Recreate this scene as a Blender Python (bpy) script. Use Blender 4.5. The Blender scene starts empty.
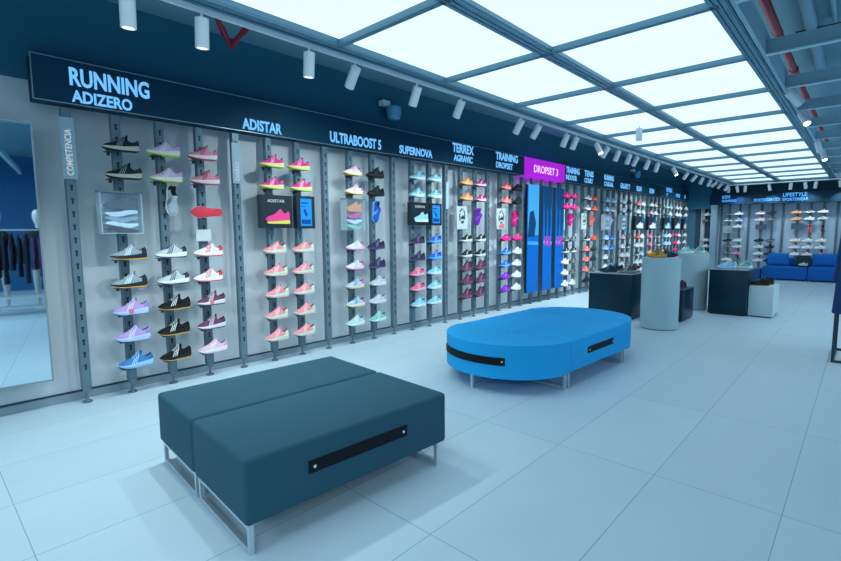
import bpy, bmesh, math, random
from mathutils import Vector, Matrix
random.seed(7)
S = bpy.context.scene
COL = S.collection
PI = math.pi

# ------------------------------------------------------------------ camera
FPX = 479.27
cam_d = bpy.data.cameras.new('camera'); cam = bpy.data.objects.new('camera', cam_d); COL.objects.link(cam)
yaw, pit, rol = -0.7471, -0.1003, -0.007
F = Vector((math.sin(yaw)*math.cos(pit), math.cos(yaw)*math.cos(pit), math.sin(pit)))
R0 = Vector((math.cos(yaw), -math.sin(yaw), 0)); U0 = R0.cross(F)
Rv = math.cos(rol)*R0 + math.sin(rol)*U0; Uv = math.cos(rol)*U0 - math.sin(rol)*R0
m = Matrix((Rv, Uv, -F)).transposed().to_4x4(); m.translation = Vector((4.708, 0, 1.4))
cam.matrix_world = m
cam_d.sensor_fit = 'HORIZONTAL'; cam_d.sensor_width = 36.0; cam_d.lens = FPX*36.0/841.0
cam_d.clip_start = 0.05; cam_d.clip_end = 100
S.camera = cam
# ------------------------------------------------------------------ world, exposure, large lights
W = bpy.data.worlds.new('world'); S.world = W; W.use_nodes = True
W.node_tree.nodes['Background'].inputs[0].default_value = (0.34, 0.62, 0.84, 1)
W.node_tree.nodes['Background'].inputs[1].default_value = 0.5
PANEL = ((0.66, 0.84, 0.94), 1.16)      # luminous ceiling
SPOT_W = 48.0
SPOT_C = (0.84, 0.97, 1.0)
S.view_settings.view_transform = 'Standard'; S.view_settings.look = 'None'
S.view_settings.gamma = 1.0; S.view_settings.use_curve_mapping = False
S.view_settings.exposure = 0.06
S.cycles.use_denoising = True
S.cycles.max_bounces = 8; S.cycles.transparent_max_bounces = 12
S.cycles.sample_clamp_indirect = 4.0

def area(name, loc, sx, sy, power, color=(0.72, 0.90, 1.0)):
    # unseen fill lights added behind and right of the camera to brighten the room
    ld = bpy.data.lights.new(name, 'AREA'); ld.shape = 'RECTANGLE'; ld.size = sx; ld.size_y = sy; ld.energy = power; ld.color = color
    o = bpy.data.objects.new(name, ld); COL.objects.link(o); o.location = loc
area('shop_fill_light', (6.6, -2.0, 2.85), 3.0, 2.6, 150)
area('shop_fill_light', (2.6, -3.2, 2.85), 2.4, 1.4, 60)
area('shop_fill_light', (8.8, 9.0, 2.80), 3.0, 8.0, 420)
# ------------------------------------------------------------------ materials
def lin(c):
    if isinstance(c, str):
        c = tuple(int(c[i:i+2], 16)/255 for i in (0, 2, 4))
    return tuple(x/12.92 if x <= 0.04045 else ((x+0.055)/1.055)**2.4 for x in c)
MATS = {}
def mat(name, col, rough=0.6, metal=0.0, spec=0.5, bump=0.0, bscale=300, var=0.0, vscale=4):
    if name in MATS: return MATS[name]
    M = bpy.data.materials.new(name); M.use_nodes = True
    nt = M.node_tree; b = nt.nodes['Principled BSDF']
    c = lin(col) if isinstance(col, str) else col
    b.inputs['Base Color'].default_value = (*c, 1); b.inputs['Roughness'].default_value = rough
    b.inputs['Metallic'].default_value = metal; b.inputs['Specular IOR Level'].default_value = spec
    tc = nt.nodes.new('ShaderNodeTexCoord')
    if var > 0:
        n = nt.nodes.new('ShaderNodeTexNoise'); n.inputs['Scale'].default_value = vscale; n.inputs['Detail'].default_value = 4
        nt.links.new(tc.outputs['Object'], n.inputs['Vector'])
        mx = nt.nodes.new('ShaderNodeMix'); mx.data_type = 'RGBA'
        mx.inputs[6].default_value = (*[x*(1-var) for x in c], 1); mx.inputs[7].default_value = (*[min(1, x*(1+var)) for x in c], 1)
        nt.links.new(n.outputs['Fac'], mx.inputs[0]); nt.links.new(mx.outputs[2], b.inputs['Base Color'])
    if bump > 0:
        n = nt.nodes.new('ShaderNodeTexNoise'); n.inputs['Scale'].default_value = bscale
        nt.links.new(tc.outputs['Object'], n.inputs['Vector'])
        bp = nt.nodes.new('ShaderNodeBump'); bp.inputs['Strength'].default_value = bump; bp.inputs['Distance'].default_value = 0.002
        nt.links.new(n.outputs['Fac'], bp.inputs['Height']); nt.links.new(bp.outputs['Normal'], b.inputs['Normal'])
    MATS[name] = M
    return M
def emis(name, col, strength):
    if name in MATS: return MATS[name]
    M = bpy.data.materials.new(name); M.use_nodes = True
    nt = M.node_tree; b = nt.nodes['Principled BSDF']
    c = lin(col) if isinstance(col, str) else col
    b.inputs['Base Color'].default_value = (*[x*0.3 for x in c], 1); b.inputs['Roughness'].default_value = 0.6
    b.inputs['Specular IOR Level'].default_value = 0.1
    b.inputs['Emission Color'].default_value = (*c, 1); b.inputs['Emission Strength'].default_value = strength
    MATS[name] = M
    return M
def glass(name, tint=(0.8, 0.93, 1.0), mixf=0.12):
    if name in MATS: return MATS[name]
    M = bpy.data.materials.new(name); M.use_nodes = True; nt = M.node_tree
    b = nt.nodes['Principled BSDF']; b.inputs['Base Color'].default_value = (*tint, 1); b.inputs['Roughness'].default_value = 0.15
    t = nt.nodes.new('ShaderNodeBsdfTransparent'); t.inputs[0].default_value = (0.92, 0.97, 1, 1)
    mx = nt.nodes.new('ShaderNodeMixShader'); mx.inputs[0].default_value = mixf
    nt.links.new(t.outputs[0], mx.inputs[1]); nt.links.new(b.outputs[0], mx.inputs[2])
    nt.links.new(mx.outputs[0], nt.nodes['Material Output'].inputs[0])
    MATS[name] = M
    return M
def floor_mat():
    M = bpy.data.materials.new('floor_tiles'); M.use_nodes = True; nt = M.node_tree; b = nt.nodes['Principled BSDF']
    tc = nt.nodes.new('ShaderNodeTexCoord'); sp = nt.nodes.new('ShaderNodeSeparateXYZ'); nt.links.new(tc.outputs['Object'], sp.inputs[0])
    def mth(op, a, bb=None, c=None):
        n = nt.nodes.new('ShaderNodeMath'); n.operation = op
        for i, v in enumerate((a, bb, c)):
            if v is None: continue
            if isinstance(v, (int, float)): n.inputs[i].default_value = v
            else: nt.links.new(v, n.inputs[i])
        return n.outputs[0]
    TX, TY, SX, SY = 2.715, 1.568, 0.592, 1.275
    ux = mth('DIVIDE', mth('SUBTRACT', sp.outputs[0], TX-SX*40), SX); uy = mth('DIVIDE', mth('SUBTRACT', sp.outputs[1], TY-SY*40), SY)
    fx = mth('FRACT', ux); fy = mth('FRACT', uy)
    dx = mth('MULTIPLY', mth('MINIMUM', fx, mth('SUBTRACT', 1.0, fx)), SX); dy = mth('MULTIPLY', mth('MINIMUM', fy, mth('SUBTRACT', 1.0, fy)), SY)
    line = mth('LESS_THAN', mth('MINIMUM', dx, dy), 0.0022)
    cv = nt.nodes.new('ShaderNodeCombineXYZ'); nt.links.new(mth('FLOOR', ux), cv.inputs[0]); nt.links.new(mth('FLOOR', uy), cv.inputs[1])
    wn = nt.nodes.new('ShaderNodeTexWhiteNoise'); nt.links.new(cv.outputs[0], wn.inputs[0])
    ns = nt.nodes.new('ShaderNodeTexNoise'); ns.inputs['Scale'].default_value = 2.2; ns.inputs['Detail'].default_value = 6; ns.inputs['Roughness'].default_value = 0.6
    mp = nt.nodes.new('ShaderNodeMapping'); mp.inputs['Scale'].default_value = (2.2, 0.9, 1); nt.links.new(tc.outputs['Object'], mp.inputs[0]); nt.links.new(mp.outputs[0], ns.inputs['Vector'])
    f = mth('ADD', mth('MULTIPLY', wn.outputs['Value'], 0.35), mth('MULTIPLY', ns.outputs['Fac'], 0.65))
    mx = nt.nodes.new('ShaderNodeMix'); mx.data_type = 'RGBA'; nt.links.new(f, mx.inputs[0])
    mx.inputs[6].default_value = (0.46, 0.62, 0.70, 1); mx.inputs[7].default_value = (0.56, 0.71, 0.79, 1)
    m2 = nt.nodes.new('ShaderNodeMix'); m2.data_type = 'RGBA'; nt.links.new(line, m2.inputs[0]); nt.links.new(mx.outputs[2], m2.inputs[6])
    m2.inputs[7].default_value = (0.20, 0.38, 0.48, 1)
    nt.links.new(m2.outputs[2], b.inputs['Base Color']); b.inputs['Roughness'].default_value = 0.42; b.inputs['Specular IOR Level'].default_value = 0.35
    return M
M_floor = floor_mat()
M_wallup = mat('dark_teal_paint', (0.008, 0.12, 0.20), 0.8, var=0.05)
M_fascia = mat('fascia_black_blue', (0.002, 0.045, 0.085), 0.6, spec=0.2)
M_fedge = mat('fascia_edge_metal', (0.30, 0.38, 0.42), 0.4, 0.6)
M_wall = mat('grey_wall_panel', (0.57, 0.64, 0.67), 0.7, var=0.05, vscale=1.5)
M_farw = mat('far_wall_panel', (0.42, 0.56, 0.68), 0.7, var=0.05, vscale=1.5)
M_post = mat('post_steel', (0.13, 0.21, 0.25), 0.45, 0.3)
M_postd = mat('post_slot_dark', (0.006, 0.02, 0.03), 0.7)
M_base = mat('baseboard_grey', (0.24, 0.33, 0.38), 0.6)
M_ceil = mat('ceiling_slab', (0.12, 0.27, 0.35), 0.85, var=0.12, vscale=1.2)
M_beam = mat('beam_grey', (0.30, 0.46, 0.54), 0.6)
M_grid = mat('grid_profile', (0.12, 0.28, 0.37), 0.45, 0.2)
M_gridd = mat('grid_groove', (0.03, 0.13, 0.2), 0.6)
M_panel = emis('luminous_stretch_ceiling', PANEL[0], PANEL[1])
M_white = mat('lamp_white', (0.72, 0.80, 0.84), 0.45)
M_lens = emis('lamp_lens', (0.95, 0.98, 1.0), 12)
M_lensoff = emis('lamp_lens_dim', (0.9, 0.97, 1.0), 1.2)
M_red = mat('red_pipe_paint', (0.26, 0.006, 0.02), 0.45)
M_duct = mat('grey_conduit', (0.2, 0.36, 0.46), 0.5, 0.3)
M_black = mat('black_board', (0.006, 0.016, 0.026), 0.3)
M_bf = mat('black_frame_metal', (0.012, 0.03, 0.045), 0.4)
M_teal = mat('dark_teal_fabric', (0.013, 0.085, 0.13), 0.85, bump=0.5, bscale=500, var=0.12, vscale=160)
M_blue = mat('bright_blue_fabric', (0.0, 0.38, 0.80), 0.8, bump=0.3, bscale=500, var=0.05, vscale=160)
M_strap = mat('black_strap', (0.003, 0.006, 0.012), 0.6, spec=0.2)
M_chrome = mat('chrome_leg', (0.55, 0.66, 0.72), 0.3, 0.55)
M_stud = mat('steel_stud', (0.8, 0.85, 0.88), 0.25, 0.8)
M_sofa = mat('sofa_blue_fabric', (0.0, 0.12, 0.45), 0.9, bump=0.4, bscale=200, var=0.1, vscale=40)
M_cush = mat('cushion_blue', (0.0, 0.16, 0.55), 0.9, bump=0.4, bscale=200, var=0.1, vscale=40)
M_block = mat('dark_plinth_laminate', (0.001, 0.030, 0.052), 0.3, spec=0.25)
M_pl = mat('pale_plinth_paint', (0.40, 0.57, 0.61), 0.6)
M_txt = emis('sign_letter_blue', (0.10, 0.42, 1.0), 1.0)
M_txtl = emis('sign_letter_light', (0.16, 0.50, 0.95), 1.0)
M_pink = emis('pink_led', (0.36, 0.015, 0.60), 1.0)
M_ptxt = emis('pink_letter', (0.85, 0.55, 1.0), 1.0)
M_acr = glass('clear_acrylic', mixf=0.05)
M_acr2 = glass('frosted_acrylic', (0.80, 0.88, 0.90), 0.6)
M_mirror = mat('mirror_silver', (0.72, 0.88, 0.95), 0.02, 1.0)
M_tag = mat('grey_tag', (0.33, 0.46, 0.53), 0.5)
M_ttxt = emis('tag_letter', (0.75, 0.9, 0.95), 0.5)

# ------------------------------------------------------------------ mesh helpers
def finish(name, bm, material, parent=None, smooth=False, loc=(0, 0, 0), rz=0):
    me = bpy.data.meshes.new(name)
    bmesh.ops.recalc_face_normals(bm, faces=bm.faces)
    bm.to_mesh(me); bm.free()
    mats = material if isinstance(material, (list, tuple)) else [material]
    for x in mats: me.materials.append(x)
    if smooth:
        for p in me.polygons: p.use_smooth = True
        if hasattr(me, 'set_sharp_from_angle'): me.set_sharp_from_angle(angle=math.radians(40))
    o = bpy.data.objects.new(name, me); COL.objects.link(o)
    o.location = loc; o.rotation_euler = (0, 0, rz)
    if parent: o.parent = parent
    return o
def tag(o, label=None, cat=None, group=None, kind=None):
    if label: o['label'] = label
    if cat: o['category'] = cat
    if group: o['group'] = group
    if kind: o['kind'] = kind
    return o
def thing(name, label, cat, loc=(0, 0, 0), rz=0, group=None):
    o = bpy.data.objects.new(name, None); COL.objects.link(o); o.empty_display_size = 0.1
    o.location = loc; o.rotation_euler = (0, 0, rz)
    return tag(o, label, cat, group)
def box(bm, a, b, bev=0, seg=2):
    r = bmesh.ops.create_cube(bm, size=1)
    vs = r['verts']
    for v in vs:
        v.co = Vector([a[i] + (v.co[i]+0.5)*(b[i]-a[i]) for i in range(3)])
    if bev:
        es = list({e for v in vs for e in v.link_edges})
        bmesh.ops.bevel(bm, geom=es, offset=bev, segments=seg, profile=0.5, affect='EDGES')
    return vs
def bxo(name, a, b, material, parent=None, bev=0, seg=2, **k):
    bm = bmesh.new(); box(bm, a, b, bev, seg)
    return finish(name, bm, material, parent, smooth=bev > 0, **k)
def cyl(bm, p, q, r, n=16, r2=None):
    p = Vector(p); q = Vector(q); d = q-p
    mt = Matrix.Translation((p+q)/2) @ d.to_track_quat('Z', 'Y').to_matrix().to_4x4()
    return bmesh.ops.create_cone(bm, cap_ends=True, segments=n, radius1=r, radius2=r if r2 is None else r2, depth=d.length, matrix=mt)['verts']
def cylo(name, p, q, r, material, parent=None, n=16, r2=None, **k):
    bm = bmesh.new(); cyl(bm, p, q, r, n, r2)
    return finish(name, bm, material, parent, smooth=True, **k)
def prism(bm, pts, z0, z1, bev=0, seg=3):
    vb = [bm.verts.new((x, y, z0)) for x, y in pts]; vt = [bm.verts.new((x, y, z1)) for x, y in pts]
    n = len(pts); fs = [bm.faces.new(vt), bm.faces.new(vb[::-1])]
    for i in range(n): bm.faces.new((vb[i], vb[(i+1) % n], vt[(i+1) % n], vt[i]))
    if bev:
        es = [e for e in bm.edges if abs(e.verts[0].co.z-e.verts[1].co.z) < 1e-6 and e.verts[0] in vt+vb]
        bmesh.ops.bevel(bm, geom=es, offset=bev, segments=seg, profile=0.5, affect='EDGES')
def lathe(bm, prof, n=20, cx=0, cy=0):
    rings = []
    for r, z in prof:
        rings.append([bm.verts.new((cx+r*math.cos(2*PI*i/n), cy+r*math.sin(2*PI*i/n), z)) for i in range(n)])
    for a, b in zip(rings, rings[1:]):
        for i in range(n): bm.faces.new((a[i], a[(i+1) % n], b[(i+1) % n], b[i]))
    bm.faces.new(rings[0][::-1]); bm.faces.new(rings[-1])
def struct(o): o['kind'] = 'structure'; return o
def copy_tree(o, parent=None):
    c = o.copy(); COL.objects.link(c)
    if parent: c.parent = parent
    for ch in list(o.children): copy_tree(ch, c)
    return c
def text_obj(name, body, size, width, material, parent, origin, right, up, bold=0.012, depth=0.004):
    """letters laid on a plane: left end of the baseline at origin, running along right"""
    cu = bpy.data.curves.new('t', 'FONT'); cu.body = body; cu.size = 1.0; cu.offset = bold; cu.extrude = 0
    cu.resolution_u = 3
    t = bpy.data.objects.new('t', cu); COL.objects.link(t)
    dg = bpy.context.evaluated_depsgraph_get(); dg.update()
    me = bpy.data.meshes.new_from_object(t.evaluated_get(dg))
    bpy.data.objects.remove(t); bpy.data.curves.remove(cu)
    xs = [v.co.x for v in me.vertices]; ys = [v.co.y for v in me.vertices]
    x0, x1, y0, y1 = min(xs), max(xs), min(ys), max(ys)
    right = Vector(right); up = Vector(up); nrm = right.cross(up); o0 = Vector(origin)
    bm = bmesh.new(); bm.from_mesh(me); bpy.data.meshes.remove(me)
    for v in bm.verts:
        v.co = o0 + right*((v.co.x-x0)/(x1-x0)*width) + up*((v.co.y-y0)/(y1-y0)*size) + nrm*depth
    ext = bmesh.ops.extrude_face_region(bm, geom=list(bm.faces))
    for g in ext['geom']:
        if isinstance(g, bmesh.types.BMVert): g.co -= nrm*(depth*0.9)
    return finish(name, bm, material, parent)
ORD = ['zeroth', 'first', 'second', 'third', 'fourth', 'fifth', 'sixth', 'seventh', 'eighth', 'ninth', 'tenth', 'eleventh', 'twelfth', 'thirteenth', 'fourteenth', 'fifteenth']

# ------------------------------------------------------------------ room shell
XW = -0.15; YF = 19.2; ZC = 3.35
struct(bxo('floor', (XW-0.1, -4, -0.1), (11, YF+0.1, 0), M_floor))
struct(bxo('ceiling', (XW-0.1, -4, ZC), (11, YF+0.1, ZC+0.1), M_ceil))
struct(bxo('wall_left', (XW-0.1, -4, 0), (XW, YF+0.1, 2.6), M_wall))
struct(bxo('wall_left_upper', (XW-0.1, -4, 2.6), (XW+0.06, YF, ZC), M_wallup))
struct(bxo('wall_far', (XW, YF, 0), (11, YF+0.1, ZC), M_farw))
struct(bxo('wall_right', (11, -4, 0), (11.1, YF, ZC), mat('right_wall_blue', (0.01, 0.12, 0.3), 0.7)))
struct(bxo('baseboard_left', (XW, -4, 0), (XW+0.02, YF, 0.065), M_base))
struct(bxo('trim_7', (XW, -4, 0.065), (XW+0.012, YF, 0.08), mat('shadow_gap', (0.01, 0.05, 0.09), 0.7)))
struct(bxo('baseboard_far', (0.95, YF-0.02, 0), (11, YF, 0.085), M_base))
# pier and recess in the far left corner
struct(bxo('trim_1', (XW, YF-0.35, 2.14), (0.78, YF, ZC), M_wallup))
struct(bxo('trim_2', (0.05, YF-0.14, 0), (0.27, YF, 2.14), mat('pier_blue', (0.06, 0.19, 0.28), 0.6)))
struct(bxo('trim_3', (0.27, YF-0.12, 0), (0.40, YF, 2.14), mat('pier_dark', (0.02, 0.07, 0.1), 0.6)))
struct(bxo('trim_4', (0.43, YF-0.10, 0), (0.55, YF, 2.14), mat('pier_pale', (0.5, 0.56, 0.58), 0.6)))
struct(bxo('trim_5', (0.78, YF-0.35, 0), (0.96, YF, 2.25), mat('pier_grey', (0.22, 0.34, 0.42), 0.6)))
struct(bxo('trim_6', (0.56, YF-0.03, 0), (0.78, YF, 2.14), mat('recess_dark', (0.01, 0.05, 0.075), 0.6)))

# luminous ceiling : grid bars and panels
GX = (1.474, 2.618, 3.885); GY0 = 2.535; GS = 1.332; GZ = 2.895
nb = list(range(-4, 13))
gi = 1
def profile_bar(a, b, w, alongx):
    bm = bmesh.new()
    k = 3
    for i in range(k):
        f0 = -w/2 + i*w/k + w*0.03; f1 = f0 + w/k*0.72
        if alongx: box(bm, (a[0], a[1]+f0, GZ), (b[0], a[1]+f1, GZ+0.03))
        else: box(bm, (a[0]+f0, a[1], GZ), (a[0]+f1, b[1], GZ+0.03))
    if alongx: box(bm, (a[0], a[1]-w/2, GZ+0.012), (b[0], a[1]+w/2, GZ+0.07))
    else: box(bm, (a[0]-w/2, a[1], GZ+0.012), (a[0]+w/2, b[1], GZ+0.07))
    return bm
YEND = GY0+GS*12
YBEG = GY0+GS*(-4)
for i, x in enumerate(GX):
    w = (0.07, 0.125, 0.11)[i]
    o = struct(finish('trim_%d' % (10+i), profile_bar((x, YBEG), (x, YEND), w, False), M_grid))
for j in nb:
    y = GY0+GS*j
    struct(finish('trim_%d' % (20+j+4), profile_bar((GX[0], y), (GX[2], y), 0.058, True), M_grid))
# fascia of the light box on its right side and left lip
struct(bxo('trim_40', (3.95, YBEG, GZ+0.01), (3.98, YEND, GZ+0.20), M_beam))
struct(bxo('trim_41', (1.35, YBEG, GZ-0.005), (1.42, YEND, GZ+0.035), M_grid))
struct(bxo('trim_42', (1.30, YBEG, GZ+0.03), (1.47, YEND, GZ+0.12), M_gridd))
for cidx in range(2):
    for j in nb[:-1]:
        y = GY0+GS*j
        x0 = GX[cidx]+0.05; x1 = GX[cidx+1]-0.05
        o = bxo('ceiling_light_panel', (x0, y+0.03, GZ+0.045), (x1, y+GS-0.03, GZ+0.065), M_panel)
        k = 12-j
        tag(o, 'white glowing ceiling panel, %s row, %s counting back from the far wall' % (('left', 'right')[cidx], (ORD+['sixteenth'])[k]), 'ceiling light', 'luminous ceiling panels')
# end closure of the light box and teal strip to the far wall
struct(bxo('trim_43', (1.2, YEND, GZ-0.02), (11, YF, GZ+0.3), mat('far_soffit_teal', (0.01, 0.11, 0.16), 0.7)))
struct(bxo('trim_44', (0.78, YF-0.12, 2.56), (11, YF, GZ), mat('far_header_teal', (0.006, 0.065, 0.10), 0.7)))
# beams of the raw ceiling on the right
for j in nb:
    y = GY0+GS*j
    struct(bxo('ceiling_beam', (3.98, y-0.012, GZ+0.012), (10.9, y+0.012, GZ+0.13), M_beam))
    struct(bxo('ceiling_beam_flange', (3.98, y-0.03, GZ), (10.9, y+0.03, GZ+0.012), mat('beam_flange', (0.42, 0.62, 0.70), 0.5)))
# far cross panels of light at right end
for k in range(3):
    o = bxo('ceiling_light_panel', (4.0+k*1.2, YEND-0.9, GZ+0.13), (5.1+k*1.2, YEND-0.1, GZ+0.15), M_panel)
    tag(o, 'small glowing ceiling panel near the far wall, %s right of the main light grid' % ORD[k+1], 'ceiling light', 'luminous panels beside the far wall')

# ------------------------------------------------------------------ header signs
fas = thing('header_sign', 'long dark header sign with glowing blue lettering above the left shoe wall', 'sign', (0, 0, 0))
bxo('sign_panel', (XW+0.06, 0.76, 2.42), (0.08, 7.79, 2.75), M_fascia, fas)
bxo('sign_panel', (XW+0.06, 9.38, 2.42), (0.08, 19.0, 2.75), M_fascia, fas)
bm = bmesh.new(); box(bm, (0.08, 0.755, 2.415), (0.084, 7.79, 2.422)); box(bm, (0.08, 0.755, 2.746), (0.084, 7.79, 2.753)); box(bm, (0.08, 0.752, 2.415), (0.084, 0.759, 2.753))
box(bm, (0.08, 9.38, 2.415), (0.084, 19.0, 2.422)); box(bm, (0.08, 9.38, 2.746), (0.084, 19.0, 2.753))
finish('edge_trim', bm, M_fedge, fas)
def wtext(body, y0, y1, z0, z1, mt=None, par=None, bold=0.03):
    return text_obj('lettering', body, z1-z0, y1-y0, mt or M_txtl, par or fas, (0.081, y0, z0), (0, 1, 0), (0, 0, 1), bold)
wtext('RUNNING', 0.99, 1.56, 2.56, 2.70, bold=0.03); wtext('ADIZERO', 0.995, 1.42, 2.435, 2.53, bold=0.03)
wtext('ADISTAR', 2.40, 2.84, 2.44, 2.55, bold=0.03)
wtext('ULTRABOOST 5', 3.47, 4.27, 2.45, 2.575)
wtext('SUPERNOVA', 4.60, 5.26, 2.45, 2.56)
wtext('TERREX', 5.72, 6.25, 2.60, 2.735); wtext('AGRAVIC', 5.75, 6.22, 2.47, 2.57)
wtext('TRAINING', 6.87, 7.56, 2.605, 2.735); wtext('DROPSET', 6.88, 7.40, 2.475, 2.575)
for a, y0, y1, b_, w2 in (('TRAINING', 9.44, 10.08, 'INDOOR', 0.8), ('TENIS', 10.33, 10.80, 'COURT', 0.95), ('RUNNING', 11.42, 12.0, 'CASUAL', 0.98)):
    wtext(a, y0, y1, 2.605, 2.735); wtext(b_, y0, y0+(y1-y0)*w2, 2.465, 2.575)
for a, y0, y1 in (('GALAXY 7', 12.45, 13.12), ('RUN', 13.62, 14.0), ('RUN', 14.68, 15.08)): wtext(a, y0, y1, 2.47, 2.61)
wtext('FUTBOL', 16.25, 16.85, 2.60, 2.73, M_txt); wtext('F', 16.3, 16.4, 2.46, 2.56, M_txt)
wtext('F50', 17.3, 17.75, 2.48, 2.60, M_txt); wtext('X', 18.25, 18.45, 2.48, 2.6, M_txt)
pk = thing('pink_header_screen', 'bright magenta header screen reading DROPSET 3 above the video wall', 'sign', (0, 0, 0))
bxo('screen', (XW+0.06, 7.80, 2.402), (0.09, 9.37, 2.75), M_pink, pk)
text_obj('lettering', 'DROPSET 3', 0.14, 0.95, M_ptxt, pk, (0.091, 8.12, 2.50), (0, 1, 0), (0, 0, 1), 0.02)
ff = thing('header_sign', 'dark header sign with kids and sportswear lettering on the far wall', 'sign', (0, 0, 0))
bxo('sign_panel', (0.74, YF-0.37, 2.26), (1.72, YF-0.12, 2.58), mat('far_fascia_left', (0.003, 0.03, 0.10), 0.8, spec=0.2), ff)
bxo('sign_panel', (1.721, YF-0.36, 2.23), (7.0, YF-0.12, 2.57), mat('far_fascia', (0.008, 0.04, 0.075), 0.8, spec=0.2), ff)
def ftext(body, x0, x1, z0, z1, y=YF-0.375):
    text_obj('lettering', body, z1-z0, x1-x0, M_txt, ff, (x0, y, z0), (1, 0, 0), (0, 0, 1), 0.02)
ftext('KIDS', 1.10, 1.32, 2.45, 2.55); ftext('RUNNING', 1.10, 1.50, 2.33, 2.41)
ftext('SPORTSWEAR KIDS', 1.98, 2.66, 2.30, 2.40, YF-0.365)
ftext('LIFESTYLE', 2.73, 3.32, 2.42, 2.54, YF-0.365); ftext('SPORTSWEAR', 2.73, 3.36, 2.29, 2.385, YF-0.365)

# ------------------------------------------------------------------ mirror at the left
mi = thing('wall_mirror', 'tall thin-framed mirror angled off the grey wall at the left edge', 'mirror', (XW+0.20, 0.74, 0), math.radians(-6))
bxo('mirror_glass', (-0.03, -0.93, 0.262), (0, -0.012, 2.235), M_mirror, mi)
bm = bmesh.new()
box(bm, (-0.035, -0.012, 0.25), (0.004, 0, 2.247)); box(bm, (-0.035, -0.942, 0.25), (0.004, -0.93, 2.247))
box(bm, (-0.035, -0.93, 0.25), (0.004, -0.012, 0.262)); box(bm, (-0.035, -0.93, 2.235), (0.004, -0.012, 2.247))
finish('mirror_frame', bm, M_fedge, mi)
bxo('mirror_back', (-0.09, -0.85, 0.3), (-0.036, -0.08, 2.2), M_post, mi)

# ------------------------------------------------------------------ shoe meshes
def interp(tab, t):
    for (a, va), (b, vb) in zip(tab, tab[1:]):
        if t <= b: return va+(vb-va)*(t-a)/(b-a)
    return tab[-1][1]
L = 0.270
HW = [(0, 0.012), (0.03, 0.026), (0.08, 0.033), (0.2, 0.035), (0.4, 0.037), (0.55, 0.043), (0.7, 0.049), (0.8, 0.047), (0.9, 0.037), (0.96, 0.024), (1, 0.008)]
HT = {'low': [(0, 0.088), (0.04, 0.104), (0.1, 0.092), (0.2, 0.083), (0.29, 0.092), (0.35, 0.122), (0.42, 0.118), (0.55, 0.098), (0.7, 0.078), (0.82, 0.068), (0.92, 0.058), (0.97, 0.046), (1, 0.040)],
      'boot': [(0, 0.12), (0.04, 0.148), (0.1, 0.140), (0.2, 0.132), (0.29, 0.140), (0.35, 0.165), (0.42, 0.150), (0.55, 0.112), (0.7, 0.085), (0.82, 0.074), (0.92, 0.063), (0.97, 0.052), (1, 0.040)]}
HT = {k: [(t, h*(1.04 if t < 0.5 else 0.94)) for t, h in v] for k, v in HT.items()}
SO = [(0, 0.056), (0.1, 0.052), (0.3, 0.044), (0.5, 0.038), (0.8, 0.034), (1, 0.036)]
BO = [(0, 0.012), (0.08, 0.0), (0.65, 0.0), (0.82, 0.006), (0.93, 0.016), (1, 0.028)]
TS = [0, 0.015, 0.04, 0.08, 0.13, 0.2, 0.27, 0.32, 0.36, 0.42, 0.5, 0.58, 0.66, 0.74, 0.82, 0.89, 0.94, 0.975, 1.0]
def surf(t, ph, kind, off=0.0):
    w = interp(HW, t)*0.96+off; h = interp(HT[kind], t)+off; s = interp(SO, t)-0.006
    c = max(0.0, math.cos(ph))
    return Vector(((t-0.5)*L, w*math.copysign(abs(math.sin(ph))**0.9, ph), s+(h-s)*c**0.8))
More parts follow.
